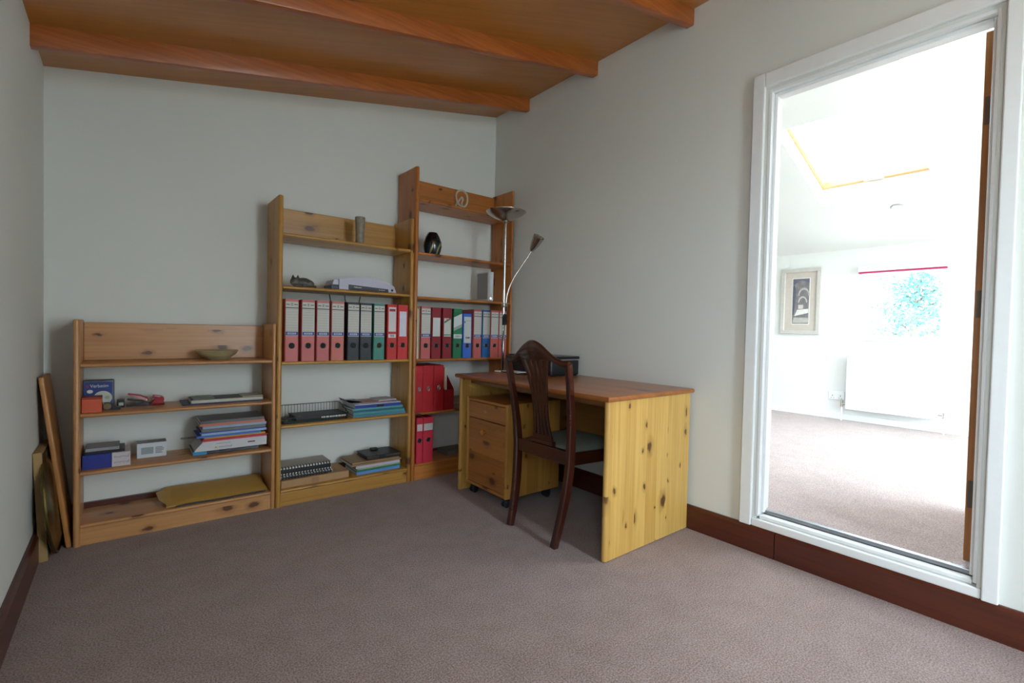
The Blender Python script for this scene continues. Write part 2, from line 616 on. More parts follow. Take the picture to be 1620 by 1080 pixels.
prism(bm, [(GX1, 0), (X2, 0), (X2, zE), (GX1, zc2(GX1))], 'y', YA - .12, YA)
obj('wall_next_front', bm, M_wall2, kind='structure')
t = thing('window_5', 'added unseen wide white framed garden doors brightening the next room', None, (1.7, YA - .06, FZ), kind='structure')
w = .07
obj('frame_rail', bx(GX0, GX1, YA - .09, YA - .03, FZ, FZ + w), M_white, t)
obj('frame_rail', bx(GX0, GX1, YA - .09, YA - .03, GZ1 - w, GZ1), M_white, t)
xs = [GX0 + (GX1 - GX0 - w) * k / 3 for k in range(4)]
for x in xs:
    obj('frame_stile', bx(x, x + w, YA - .09, YA - .03, FZ + w, GZ1 - w), M_white, t)
for a, b_ in zip(xs, xs[1:]):
    obj('glass_pane', bx(a + w, b_, YA - .07, YA - .066, FZ + w, GZ1 - w), M_glass, t)
portal(((GX0 + GX1) / 2, YA - .125, (FZ + GZ1) / 2), GX1 - GX0, GZ1 - FZ, (0, 1, 0))
SK = [(1.575, 2.57, -2.265, -1.49), (.5, 1.3, -3.3, -2.3)]  # second roof window is added out of view to brighten the floor
T2 = .2
bm = B()
def slab(x0, x1, y0, y1):
    prism(bm, [(x0, zc2(x0)), (x1, zc2(x1)), (x1, zc2(x1) + T2), (x0, zc2(x0) + T2)], 'y', y0, y1)
for xa_, xb_, hole in ((WT, SK[1][0], None), (SK[1][0], SK[1][1], SK[1]), (SK[1][1], SK[0][0], None), (SK[0][0], SK[0][1], SK[0]), (SK[0][1], X2 + .2, None)):
    if hole:
        slab(xa_, xb_, YA - .12, hole[2])
        slab(xa_, xb_, hole[3], YB + .12)
    else:
        slab(xa_, xb_, YA - .12, YB + .12)
obj('ceiling', bm, M_wall2, kind='structure')
obj('baseboard_far', bx(X2 - .014, X2, YA, YB, FZ, FZ + .06, bev=.003), M_white, kind='structure')

nrm = Vector((mS, 0, 1)).normalized()
M_skyframe = fine_wood('skylight_pine', (186, 130, 70), (206, 152, 90), 'y', .4, .2)
for i, (x0, x1, y0, y1) in enumerate(SK):
    t = thing('window_%d' % (2 + i), 'pine framed roof window set in the white sloping ceiling', None, ((x0 + x1) / 2, (y0 + y1) / 2, zc2((x0 + x1) / 2)), kind='structure')
    h0, h1 = T2 - .055, T2 - .005
    def fr(xa, xb, ya, yb, name='sash_rail', m=M_skyframe):
        obj(name, prism(B(), [(xa, zc2(xa) + h0), (xb, zc2(xb) + h0), (xb, zc2(xb) + h1), (xa, zc2(xa) + h1)], 'y', ya, yb), m, t)
    w = .028
    fr(x0 + .001, x0 + w, y0 + .001, y1 - .001)
    fr(x1 - w, x1 - .001, y0 + .001, y1 - .001)
    fr(x0 + w, x1 - w, y0 + .001, y0 + w)
    fr(x0 + w, x1 - w, y1 - w, y1 - .001)
    xm = (x0 + x1) / 2
    obj('glass_pane', prism(B(), [(x0 + w, zc2(x0 + w) + h1 - .02), (x1 - w, zc2(x1 - w) + h1 - .02), (x1 - w, zc2(x1 - w) + h1 - .016), (x0 + w, zc2(x0 + w) + h1 - .016)], 'y', y0 + w, y1 - w), M_glass, t)
    xh = x1 - w - .004
    ym = (y0 + y1) / 2
    obj('handle', bx(xh - .016, xh + .004, ym - .07, ym + .07, zc2(xh) + h0 - .018, zc2(xh) + h0 + .006, bev=.004), M_steel, t)
    portal((xm, ym, zc2(xm) + T2 + .01), y1 - y0, (x1 - x0) * 1.05, -nrm)

# far window
t = thing('window_1', 'small white framed window above the radiator in the next room', None, (X2 + .12, -1.92, WZ0), kind='structure')
fx0, fx1 = X2 + .09, X2 + .14
w = .045
obj('frame_rail', bx(fx0, fx1, WY0, WY1, WZ0, WZ0 + w, bev=.004), M_white, t)
obj('frame_rail', bx(fx0, fx1, WY0, WY1, WZ1 - w, WZ1, bev=.004), M_white, t)
obj('frame_stile', bx(fx0, fx1, WY0, WY0 + w, WZ0 + w, WZ1 - w, bev=.004), M_white, t)
obj('frame_stile', bx(fx0, fx1, WY1 - w, WY1, WZ0 + w, WZ1 - w, bev=.004), M_white, t)
obj('glass_pane', bx(fx0 + .02, fx0 + .024, WY0 + w, WY1 - w, WZ0 + w, WZ1 - w), M_glass, t)
obj('window_board', bx(X2 - .02, fx0, WY0 + .001, WY1 - .001, WZ0 + .0005, WZ0 + .02, bev=.004), M_white, t)
portal((X2 + .21, (WY0 + WY1) / 2, (WZ0 + WZ1) / 2), WY1 - WY0, WZ1 - WZ0, (-1, 0, 0))

# side window of the main room
t = thing('window_4', 'white framed casement window in the left wall of the study', None, (XL - .06, (LW[0] + LW[1]) / 2, LW[2]), kind='structure')
w = .055
xa, xb = XL - .1, XL - .05
obj('frame_rail', bx(xa, xb, LW[0], LW[1], LW[2], LW[2] + w), M_white, t)
obj('frame_rail', bx(xa, xb, LW[0], LW[1], LW[3] - w, LW[3]), M_white, t)
ys_ = [LW[0], (LW[0] + LW[1] - w) / 2, LW[1] - w]
for y in ys_:
    obj('frame_stile', bx(xa, xb, y, y + w, LW[2] + w, LW[3] - w), M_white, t)
for a, b_ in zip(ys_, ys_[1:]):
    obj('glass_pane', bx(xa + .02, xa + .024, a + w, b_, LW[2] + w, LW[3] - w), M_glass, t)
obj('window_board', bx(xb, XL + .03, LW[0] + .001, LW[1] - .001, LW[2] + .0005, LW[2] + .02, bev=.004), M_white, t)
portal((XL - .125, (LW[0] + LW[1]) / 2, (LW[2] + LW[3]) / 2), LW[1] - LW[0], LW[3] - LW[2], (1, 0, 0))

t = thing('window_6', 'tall white framed glazed garden door in the wall facing the bookcases', None, ((RW[0] + RW[1]) / 2, YR - .06, RW[2]), kind='structure')
w = .05
ya, yb = YR - .09, YR - .03
obj('frame_rail', bx(RW[0], RW[1], ya, yb, RW[2], RW[2] + w), M_white, t)
obj('frame_rail', bx(RW[0], RW[1], ya, yb, RW[3] - w, RW[3]), M_white, t)
for x in (RW[0], RW[1] - w):
    obj('frame_stile', bx(x, x + w, ya, yb, RW[2] + w, RW[3] - w), M_white, t)
obj('glass_pane', bx(RW[0] + w, RW[1] - w, ya + .02, ya + .024, RW[2] + w, RW[3] - w), M_glass, t)
portal(((RW[0] + RW[1]) / 2, YR - .125, (RW[2] + RW[3]) / 2), RW[1] - RW[0], RW[3] - RW[2], (0, 1, 0))

# outside: ground and the tree seen through the far window
obj('ground', bx(-30, 40, -40, 40, -.35, -.15), plain('pale_bounce_paving', (196, 192, 182), .9, var=.1, scale=3), kind='structure')  # unseen paving, coloured pale to bounce daylight indoors
tr = thing('garden_tree', 'pale leafy tree in the garden beyond the far window', 'tree', (9.3, -.85, -.15))
M_leaf = plain('blue_green_leaf', (84, 138, 134), .5, var=.2, scale=9)
M_bark = plain('grey_bark', (110, 100, 88), .8, var=.2)
rg = random.Random(4)
bm = B()
tube(bm, [(9.3, -.85, -.15), (9.32, -.87, .4), (9.28, -.83, 1.3), (9.3, -.9, 2.1)], [.11, .09, .06, .02], 8)
tips = []
for k in range(14):
    z = .8 + 1.25 * k / 14
    a = k * 2.4
    L = .55 * (1.1 - .6 * k / 14)
    p1 = Vector((9.3 + L * cos(a), -.85 + L * sin(a), z + .3))
    tube(bm, [(9.3, -.85, z), (9.3 + .5 * L * cos(a), -.85 + .5 * L * sin(a), z + .2), p1], [.03, .02, .008], 5)
    tips += [p1, Vector((9.3 + .6 * L * cos(a), -.85 + .6 * L * sin(a), z + .22))]
obj('trunk', bm, M_bark, tr, smooth=60)
bm = B()
for tp in tips:
    for k in range(110):
        c = tp + Vector((rg.gauss(0, .13), rg.gauss(0, .13), rg.gauss(0, .09)))
        a, e, s = rg.uniform(0, 2 * pi), rg.uniform(-.9, .9), rg.uniform(.035, .07)
        d = Vector((cos(a) * cos(e), sin(a) * cos(e), sin(e)))
        n = d.cross(Vector((rg.uniform(-1, 1), rg.uniform(-1, 1), 1))).normalized()
        vs = [bm.verts.new(c - d * s), bm.verts.new(c + n * s * .4 + d.cross(n) * .006), bm.verts.new(c + d * s), bm.verts.new(c - n * s * .4 + d.cross(n) * .006)]
        bm.faces.new(vs)
obj('foliage', bm, M_leaf, tr, kind='stuff')

# ------------------------------------------------------------------ next-room furnishings
t = thing('roller_blind', 'rolled up blind with white cassette and pink red hem above the far window', 'blind', (X2 - .03, -1.913, 1.645))
obj('cassette', bx(X2 - .055, X2 - .001, -2.247, -1.579, 1.662, 1.712, bev=.006), M_white, t)
obj('hem_bar', bx(X2 - .045, X2 - .02, -2.240, -1.586, 1.645, 1.6615, bev=.003), plain('raspberry_fabric', (176, 40, 84), .7), t)
obj('pull_chain', tube(B(), [(X2 - .03, -2.243, 1.665), (X2 - .03, -2.243, 1.2)], .002, 6), M_white, t)

t = thing('radiator', 'white panel radiator under the far window', 'radiator', (X2 - .06, -1.875, FZ))
ry0, ry1, rz0, rz1 = -2.222, -1.532, .31, .84
bm = bx(X2 - .105, X2 - .085, ry0, ry1, rz0, rz1, bev=.006)
n = 16
for k in range(n):
    y = ry0 + .03 + (ry1 - ry0 - .06) * (k + .5) / n
    box(bm, X2 - .109, X2 - .104, y - .012, y + .012, rz0 + .04, rz1 - .04, bev=.003, seg=1)
obj('front_panel', bm, M_white, t)
obj('back_panel', bx(X2 - .045, X2 - .03, ry0, ry1, rz0, rz1, bev=.005), M_white, t)
bm = B()
for k in range(34):
    y = ry0 + .015 + (ry1 - ry0 - .03) * k / 33
    box(bm, X2 - .086, X2 - .044, y - .003, y + .003, rz1 - .012, rz1 - .002)
obj('top_grille', bm, M_white, t)
for y in (ry0 + .003, ry1 - .003):
    obj('end_cover', bx(X2 - .085, X2 - .045, y - .003, y + .003, rz0 + .02, rz1 - .013), M_white, t)
for y, d, tv in ((ry0, -1, True), (ry1, 1, False)):
    yy = y + d * .04
    bm = tube(B(), [(X2 - .065, y - d * .005, rz0 + .045), (X2 - .065, yy, rz0 + .045)], .009, 10)
    tube(bm, [(X2 - .065, yy, rz0 + .015), (X2 - .065, yy, rz0 + .07)], .012, 10)
    v = obj('valve', bm, M_steel2, t, smooth=40)
    if tv:
        obj('valve_head', lathe(B(), [(0, 0), (.018, 0), (.02, .02), (.017, .055), (.012, .06), (0, .06)], (X2 - .065, yy, rz0 + .07), 16), M_white, v, smooth=40)
    else:
        obj('valve_head', lathe(B(), [(0, 0), (.011, 0), (.011, .02), (0, .022)], (X2 - .065, yy, rz0 + .07), 12), M_steel2, v, smooth=40)
    obj('pipe', tube(B(), [(X2 - .065, yy, rz0 + .015), (X2 - .065, yy, FZ)], .0075, 10), M_white, t, smooth=60)
for y in (-2.05, -1.7):
    obj('bracket', bx(X2 - .03, X2 - .0005, y - .015, y + .015, .4, .78), M_white, t)

t = thing('wall_socket', 'white double wall socket beside the radiator', 'socket', (X2 - .005, -1.428, .385))
obj('plate', bx(X2 - .011, X2 - .0005, -1.5, -1.356, .385, .468, bev=.003), M_white, t)
for y in (-1.463, -1.393):
    obj('switch', bx(X2 - .015, X2 - .0105, y - .012, y + .012, .435, .457, bev=.002), M_white, t)
    bm = bx(X2 - .0112, X2 - .0108, y - .003, y + .003, .418, .430)
    for q in (-.011, .011): box(bm, X2 - .0112, X2 - .0108, y + q - .004, y + q + .004, .400, .405)
    obj('pin_slots', bm, M_dark, t)

t = thing('downlight', 'small recessed ceiling spotlight near the roof window', 'light', (2.741, -1.991, zc2(2.741) - .003))
dn = -nrm
c = Vector((2.741, -1.991, zc2(2.741)))
obj('bezel', lathe(B(), [(.026, .001), (.044, .0005), (.046, .004), (.04, .008), (.03, .008), (.026, .004)], c, 24, dn), plain('pale_chrome', (190, 196, 194), .3, .7), t, smooth=40)
obj('bulb', lathe(B(), [(0, .002), (.0255, .002), (.024, .005), (0, .006)], c, 20, dn), plain('bulb_face', (205, 210, 208), .2), t, smooth=40)

# framed picture on the far wall
t = thing('framed_picture', 'framed print of a vaulted interior with pale mount on the far wall', 'picture', (X2 - .012, -1.06, 1.044))
M_pf = plain('pale_grey_frame', (196, 192, 184), .5)
pf = (X2 - .028, X2 - .0005)
py0, py1, pz0, pz1 = -1.256, -.867, 1.044, 1.745
w = .04
for (a, b_, c_, d_) in ((py0, py1, pz0, pz0 + w), (py0, py1, pz1 - w, pz1), (py0, py0 + w, pz0 + w, pz1 - w), (py1 - w, py1, pz0 + w, pz1 - w)):
    obj('frame_bar', bx(pf[0], pf[1], a, b_, c_, d_, bev=.004), M_pf, t)
obj('mount', bx(X2 - .012, X2 - .006, py0 + w, py1 - w, pz0 + w, pz1 - w), plain('beige_mount', (196, 186, 174), .8), t)
ay0, ay1, az0, az1 = -1.145, -.985, 1.155, 1.636
obj('mount_bevel', bx(X2 - .0135, X2 - .0122, ay0 - .008, ay1 + .008, az0 - .008, az1 + .008), M_paper, t)
M_art = plain('print_grey', (132, 126, 128), .7, var=.35, scale=22)
pr = obj('print', bx(X2 - .0148, X2 - .0137, ay0, ay1, az0, az1), M_art, t)
xa = X2 - .0152
def artpoly(name, pts, col):
    bm = B()
    prism(bm, [(ay1 - u * (ay1 - ay0), az0 + v * (az1 - az0)) for u, v in pts], 'x', xa, X2 - .01485)
    obj(name, bm, plain('print_' + name, col, .7, var=.15, scale=30), pr)
def arch(cx, cz, ro, ri, n=10):
    o_ = [(cx + ro * cos(pi * k / n), cz + ro * .5 * sin(pi * k / n)) for k in range(n + 1)]
    i_ = [(cx + ri * cos(pi * k / n), cz + ri * .5 * sin(pi * k / n)) for k in range(n, -1, -1)]
    return o_ + i_
artpoly('vault_shadow', [(0, .86), (.55, .97), (1, .9), (1, 1), (0, 1)], (96, 98, 112))
artpoly('pillar_shadow', [(0, .2), (.1, .2), (.22, .7), (.12, .85), (0, .85)], (92, 92, 104))
artpoly('upper_arch', arch(.68, .62, .36, .27), (178, 172, 164))
artpoly('lower_arch', arch(.62, .47, .28, .21), (192, 186, 176))
artpoly('bright_columns', [(.36, .33), (.66, .33), (.66, .42), (.36, .42)], (206, 200, 188))
artpoly('pale_floor', [(.12, .17), (.98, .24), (.98, .33), (.3, .31)], (224, 222, 214))
artpoly('foreground', [(.02, .02), (.98, .02), (.98, .13), (.1, .14)], (180, 178, 168))

# ------------------------------------------------------------------ bookcases
PA = [pine('pale_pine_' + a, (196, 144, 92), (170, 112, 62), a) for a in 'xz']
PB = [pine('honey_pine_' + a, (190, 142, 66), (160, 108, 42), a) for a in 'xz']
PC = [pine('orange_pine_' + a, (192, 122, 56), (160, 88, 34), a, .5) for a in 'xz']
TH = .018


def bookcase(name, label, x0, x0i, x1i, x1, yf, zt, shelves, zb, railtop, P):
    Px, Pz = P
    t = thing(name, label, 'bookcase', ((x0 + x1) / 2, yf / 2, 0))
    yb = -.021
    for a, b_ in ((x0, x0i), (x1i, x1)):
        r = (b_ - a) / 2
        prof = [(a, yb), (b_, yb), (b_, yf + r)] + [(a + r + r * cos(q * pi / 8), yf + r - r * sin(q * pi / 8)) for q in range(1, 8)] + [(a, yf + r)]
        bm = prism(B(), prof, 'z', 0, zt)
        es = [e for e in bm.edges if all(v.co.z > zt - 1e-4 for v in e.verts)]
        bmesh.ops.bevel(bm, geom=es, offset=.007, segments=3, affect='EDGES', profile=.5)
        obj('side_panel', bm, Pz, t, smooth=40)
    def shelf_prof(z0, front):
        r = TH / 2
        return [(yb, z0), (front + r, z0)] + [(front + r - r * sin(q * pi / 6), z0 + r - r * cos(q * pi / 6)) for q in range(1, 6)] + [(front + r, z0 + TH), (yb, z0 + TH)]
    for z in shelves:
        obj('shelf', prism(B(), shelf_prof(z, yf + .003), 'x', x0i + .0003, x1i - .0003), Px, t, smooth=40)
    obj('shelf', prism(B(), shelf_prof(zb - TH, yf + .003), 'x', x0i + .0003, x1i - .0003), Px, t, smooth=40)
    obj('plinth', bx(x0i + .0003, x1i - .0003, yf + .012, yf + .03, 0, zb - TH - .0003), Px, t)
    obj('back_rail', bx(x0i + .0003, x1i - .0003, -.045, -.027, shelves[0] + TH + .0003, railtop, bev=.003), Px, t)
    return t


bookcase('low_bookcase', 'low pale pine bookcase with bowl on top shelf', -2.4986, -2.4747, -1.6905, -1.6698, -.2745, 1.0226, [.8069, .5798, .3169], .0965, 1.010, PA)
bookcase('medium_bookcase', 'mid-height honey pine bookcase holding laminator and lever arch files', -1.6675, -1.6409, -.8715, -.8440, -.2784, 1.7312, [1.5099, 1.2187, .7946, .4371], .0931, 1.711, PB)
bookcase('tall_bookcase', 'tallest knotty orange pine bookcase in the corner behind the desk', -.8425, -.8149, -.0344, -.0181, -.2797, 2.0757, [1.8541, 1.5028, 1.2096, .7931, .4352], .108, 2.062, PC)
ZA = [.8249, .5978, .3349, .0965]
ZB = [1.5279, 1.2367, .8126, .4551, .0931]
ZC = [1.8721, 1.5208, 1.2276, .8111, .4532, .108]

# ------------------------------------------------------------------ lever arch files
def binder(x0, x1, z, h, col, cname, style, label, group, lz=(.41, .96), lw=.92, paper=(204, 202, 193), ring=.255, yf=-.262, depth=.235, name='lever_arch_file', cat='file', ringdark=False, lean=0):
    xm = (x0 + x1) / 2
    t = thing(name, label, cat, (xm, yf + depth / 2, z), group)
    m = plain('file_' + cname, col, .5, var=.07, scale=12)
    yb = yf + depth
    th = .0035
    prof = [(x0, yb), (x0, yf + .004), (x0 + .004, yf), (x1 - .004, yf), (x1, yf + .004), (x1, yb), (x1 - th, yb), (x1 - th, yf + th), (x0 + th, yf + th), (x0 + th, yb)]
    obj('cover', prism(B(), prof, 'z', z, z + h), m, t)
    obj('pages', bx(x0 + th + .002, x1 - th - .002, yf + .03, yb - .012, z + .012, z + h - .022), M_paper, t)
    if style:
        w = (x1 - x0) * lw / 2
        obj('spine_label', bx(xm - w, xm + w, yf - .0009, yf - .0001, z + h * lz[0], z + h * lz[1]), label_mat('label_%s_%d' % (style, paper[0]), paper, style) if style != 'plain' else plain('plain_label_%d' % paper[0], paper, .6, var=.03), t)
    zr = z + h * ring
    bm = B()
    tube(bm, [(xm + .0155 * cos(2 * pi * k / 20), yf - .0012, zr + .0155 * sin(2 * pi * k / 20)) for k in range(20)], .0022, 6, closed=True)
    rg_ = obj('finger_ring', bm, M_steel2 if not ringdark else plain('dull_ring', (90, 92, 92), .4, .8), t, smooth=60)
    obj('finger_hole_dark', lathe(B(), [(0, 0), (.0145, 0), (.0145, .0006), (0, .0006)], (xm, yf - .0001, zr), 20, (0, -1, 0)), M_dark, rg_)  # near-black disc paints the dark inside of the hole
    return t


GB = 'files on the middle bookcase'
FR = (198, 104, 100)
ordn = ['first', 'second', 'third', 'fourth', 'fifth', 'sixth', 'seventh', 'eighth', 'ninth']
bspec = [(-1.625, -1.553, FR, 'faded_red'), (-1.537, -1.464, FR, 'faded_red'), (-1.454, -1.381, FR, 'faded_red'), (-1.370, -1.294, (202, 112, 100), 'faded_coral'),
         (-1.274, -1.201, (44, 50, 56), 'charcoal'), (-1.196, -1.122, (44, 50, 56), 'charcoal'), (-1.109, -1.036, (66, 134, 118), 'sea_green')]
btxt = ['faded red lever arch file standing under the cat ornament', 'faded red lever arch file, second from the low bookcase side', 'faded red lever arch file, third from the low bookcase side',
        'faded coral lever arch file next to the charcoal files', 'charcoal lever arch file beside a coral file', 'charcoal lever arch file beside the sea green file', 'sea green lever arch file beside two charcoal files']
for (a, b_, col, cn), tx in zip(bspec, btxt):
    binder(a, b_, ZB[2], .352, col, cn, 'classic', tx, GB, ringdark=cn == 'charcoal')
binder(-1.020, -.952, ZB[2], .352, (198, 44, 44), 'bright_red', 'rado', 'bright red lever arch file with ruled label next to sea green file', GB, lz=(.395, .95), lw=.74, paper=(222, 214, 214), ring=.26)
binder(-.947, -.876, ZB[2], .352, (204, 46, 48), 'bright_red2', 'plain', 'bright red lever arch file with blank white label against the side panel', GB, lz=(.42, .88), lw=.68, paper=(216, 216, 228), ring=.262)

GC = 'files on the tall bookcase'
t = thing('document_wallet', 'thin cream document wallet standing beside coral file in tall bookcase', 'folder', (-.797, -.15, ZC[3]))
M_cream = plain('cream_card', (206, 188, 150), .7)
obj('back_cover', bx(-.8105, -.806, -.262, -.04, ZC[3], ZC[3] + .345, bev=.001), M_cream, t)
obj('papers', bx(-.8055, -.797, -.255, -.045, ZC[3], ZC[3] + .335), M_paper, t)
obj('front_cover', bx(-.7965, -.792, -.264, -.04, ZC[3], ZC[3] + .350, bev=.001), M_cream, t)
BLU, MAR, GRN = (52, 104, 190), (140, 34, 44), (44, 122, 84)
cs = [(-.780, -.707, FR, 'faded_red', 'classic', .352, {}, 'faded red lever arch file beside the cream document wallet'),
      (-.699, -.626, MAR, 'maroon', 'plain', .349, dict(lz=(.435, .80), lw=.76, paper=(208, 212, 208)), 'maroon lever arch file with blank white label'),
      (-.612, -.540, MAR, 'maroon', 'corner', .349, dict(lz=(.435, .80), lw=.76, paper=(206, 210, 202)), 'maroon lever arch file with green striped label'),
      (-.526, -.455, GRN, 'green', 'diagonal', .348, dict(lz=(.40, .93), lw=.96, paper=(214, 220, 220)), 'green lever arch file with diagonal white and green label'),
      (-.445, -.373, (60, 112, 208), 'cobalt', 'bluecut', .316, dict(lz=(.34, .93), lw=.82, paper=(206, 208, 204), ring=.28), 'short cobalt blue lever arch file next to the green file'),
      (-.355, -.285, FR, 'faded_coral2', 'classic', .350, {}, 'faded coral lever arch file between two blue files'),
      (-.276, -.208, (42, 106, 168), 'blue', 'classic', .350, {}, 'tall mid blue lever arch file between two coral files'),
      (-.201, -.131, (204, 98, 90), 'coral3', 'classic', .350, {}, 'coral lever arch file between the mid blue file and another coral file'),
      (-.124, -.052, (204, 98, 90), 'coral3', 'classic', .350, {}, 'coral lever arch file behind the floor lamp pole, touching the side panel')]
for a, b_, col, cn, st, h, kw, tx in cs:
    binder(a, b_, ZC[3], h, col, cn, st, tx, GC, **kw)

# red box files, magazine holder and binders lower down
def boxfile(x0, x1, z, h, label, ringz):
    t = thing('box_file', label, 'file', ((x0 + x1) / 2, -.14, z), 'red box files')
    m = plain('box_file_red', (186, 30, 40), .5, var=.05)
    obj('case', bx(x0, x1, -.262, -.04, z, z + h, bev=.002), m, t)
    bm = B()
    xm = (x0 + x1) / 2
    bm = tube(bm, [(xm + .009 * cos(2 * pi * k / 20), -.2634, z + ringz + .019 * sin(2 * pi * k / 20)) for k in range(20)], .0022, 6, closed=True)
    r = obj('finger_ring', bm, M_steel2, t, smooth=60)
    obj('finger_plate', prism(B(), [(xm + .008 * cos(2 * pi * k / 20), z + ringz + .018 * sin(2 * pi * k / 20)) for k in range(20)], 'y', -.2628, -.2622), plain('ring_plate_grey', (150, 130, 130), .4, .6), r)  # pinkish grey plate filling the finger ring
    obj('lid_seam', bx(x0 + .003, x1 - .003, -.2622, -.2615, z + h - .012, z + h - .010), plain('seam_dark_red', (110, 14, 22), .6), t)
boxfile(-.812, -.7605, ZC[4], .312, 'red box file pressed against the tall bookcase side panel', .155)
boxfile(-.759, -.676, ZC[4], .312, 'middle one of three red box files', .155)
boxfile(-.674, -.598, ZC[4], .312, 'red box file beside the red magazine holder', .158)
t = thing('magazine_holder', 'red card magazine holder with sloping side beside the box files', 'holder', (-.552, -.14, ZC[4]))
M_mh = plain('holder_red', (160, 24, 34), .5)
z = ZC[4]
side = [(-.262, z), (-.04, z), (-.04, z + .30), (-.10, z + .30), (-.262, z + .14)]
obj('side', prism(B(), side, 'x', -.593, -.590), M_mh, t)
obj('side', prism(B(), side, 'x', -.517, -.514), M_mh, t)
obj('front', bx(-.5898, -.5172, -.262, -.259, z, z + .14), M_mh, t)
obj('back', bx(-.5898, -.5172, -.043, -.04, z, z + .30), M_mh, t)
obj('bottom', bx(-.5898, -.5172, -.2588, -.0432, z, z + .003), M_mh, t)
obj('magazine', bx(-.586, -.574, -.252, -.05, z + .0032, z + .295), M_cream, label='cream magazine standing in the red holder', cat='magazine')
obj('magazine', bx(-.572, -.566, -.25, -.05, z + .0032, z + .285), M_paper, label='thin white magazine standing in the red holder', cat='magazine')
for i, (a, b_) in enumerate(((-.800, -.7525), (-.749, -.672))):
    binder(a, b_, ZC[5], .306, (206, 46, 70), 'crimson', 'plain', ['crimson lever arch file against the side panel on lowest shelf', 'crimson lever arch file with torn label on lowest shelf'][i], 'crimson files on the lowest shelf', lz=(.71, .86), lw=.9 if i else .84, paper=(206, 200, 198), ring=.5)
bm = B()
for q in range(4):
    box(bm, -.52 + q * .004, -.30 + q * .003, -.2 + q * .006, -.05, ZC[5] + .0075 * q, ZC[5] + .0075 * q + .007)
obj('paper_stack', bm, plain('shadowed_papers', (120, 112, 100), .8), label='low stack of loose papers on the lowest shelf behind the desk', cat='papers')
bm = B()
for q in range(3):
    box(bm, -.50 + q * .004, -.28, -.22 + q * .006, -.05, ZC[4] + .02 * q, ZC[4] + .02 * q + .0195)
obj('paper_stack', bm, plain('brown_papers', (140, 128, 112), .8), label='stack of papers beside the red magazine holder', cat='papers')


# ------------------------------------------------------------------ text helper
def text(name, body, size, loc, mat, parent, rx=pi / 2, rz=0, ry=0, align='CENTER', sx=1.0):
    c = bpy.data.curves.new('lettering', 'FONT')
    c.body = body
    c.size = size
    c.extrude = .0003
    c.align_x = align
    c.align_y = 'CENTER'
    o = bpy.data.objects.new('lettering', c)
    S.collection.objects.link(o)
    bpy.context.view_layer.update()
    dg = bpy.context.evaluated_depsgraph_get()
    me = bpy.data.meshes.new_from_object(o.evaluated_get(dg))
    bpy.data.objects.remove(o)
    bm = B()
    bm.from_mesh(me)
    bpy.data.meshes.remove(me)
    for v in bm.verts: v.co.x *= sx
    bm.transform(Matrix.Translation(loc) @ Matrix.Rotation(rz, 4, 'Z') @ Matrix.Rotation(rx, 4, 'X') @ Matrix.Rotation(ry, 4, 'Z'))
    return obj(name, bm, mat, parent)


# ------------------------------------------------------------------ ornaments on the upper shelves
zz = ZB[0]
M_agate = plain('mottled_stone', (150, 138, 118), .4, var=.45, scale=38)
bm = lathe(B(), [(0, 0), (.024, 0), (.026, .003), (.0255, .05), (.030, .15), (.031, .168), (.028, .170), (.026, .160), (.022, .03), (0, .028)], (-1.182, -.20, zz), 20)
obj('stone_vase', bm, M_agate, smooth=50, label='mottled stone cylinder vase on top of the mid-height bookcase', cat='vase')

# sleeping cat figurine
z = ZB[1]
bm = B()
ball(bm, (-1.513, -.2, z + .028), (.046, .032, .030), 3)
ball(bm, (-1.487, -.205, z + .022), (.032, .032, .026), 3)
ball(bm, (-1.563, -.212, z + .030), (.026, .024, .026), 3)
ball(bm, (-1.578, -.226, z + .024), (.015, .013, .013), 2)
ball(bm, (-1.555, -.232, z + .008), (.028, .012, .0085), 2)
for dx in (-.012, .014):
    lathe(bm, [(.0105, 0), (.007, .012), (.001, .024)], (-1.560 + dx, -.208, z + .048), 8)
tube(bm, spline([(-1.47, -.2, z + .012), (-1.452, -.225, z + .008), (-1.49, -.243, z + .007), (-1.53, -.245, z + .007)], 5), .0065, 8)
for v in bm.verts: v.co.z = max(v.co.z, z)
me = bpy.data.meshes.new('tmp')
bm.to_mesh(me)
bm.free()
to = bpy.data.objects.new('tmp', me)
S.collection.objects.link(to)
md = to.modifiers.new('r', 'REMESH')
md.mode = 'VOXEL'
md.voxel_size = .0028
ms = to.modifiers.new('s', 'SMOOTH')
ms.iterations = 4
bpy.context.view_layer.update()
me2 = bpy.data.meshes.new_from_object(to.evaluated_get(bpy.context.evaluated_depsgraph_get()))
bpy.data.objects.remove(to)
bm = B()
bm.from_mesh(me2)
for v in bm.verts: v.co.z = max(v.co.z, z)
obj('cat_figurine', bm, plain('marbled_grey_stone', (96, 92, 84), .3, var=.5, scale=45), smooth=80, label='small marbled grey sleeping cat figurine beside the laminator', cat='figurine')

# laminator
z = ZB[1]
t = thing('laminator', 'lilac grey arched laminator with dark front panel', 'laminator', (-1.16, -.17, z))
M_lil = plain('lilac_grey_plastic', (186, 184, 200), .4, var=.03)
M_dpl = plain('slate_plastic', (48, 50, 62), .4)
arc = []
for k in range(17):
    u = k / 16
    x = -1.318 + u * (.352)
    arc.append((x, z + .064 + .028 * sin(pi * u * .85) - .032 * u ** 3))
pr_ = [(-1.318, z + .004)] + arc + [(-.952, z + .012), (-.950, z + .004)]
bm = prism(B(), pr_, 'y', -.236, -.075)
obj('body', bm, M_lil, t, smooth=30)
obj('end_housing', prism(B(), [(-1.358, z + .03), (-1.3185, z + .03), (-1.3185, z + .062), (-1.345, z + .058)], 'y', -.225, -.085), M_lil, t)
obj('end_base', bx(-1.362, -1.3185, -.225, -.085, z, z + .0298, bev=.003), M_dpl, t)
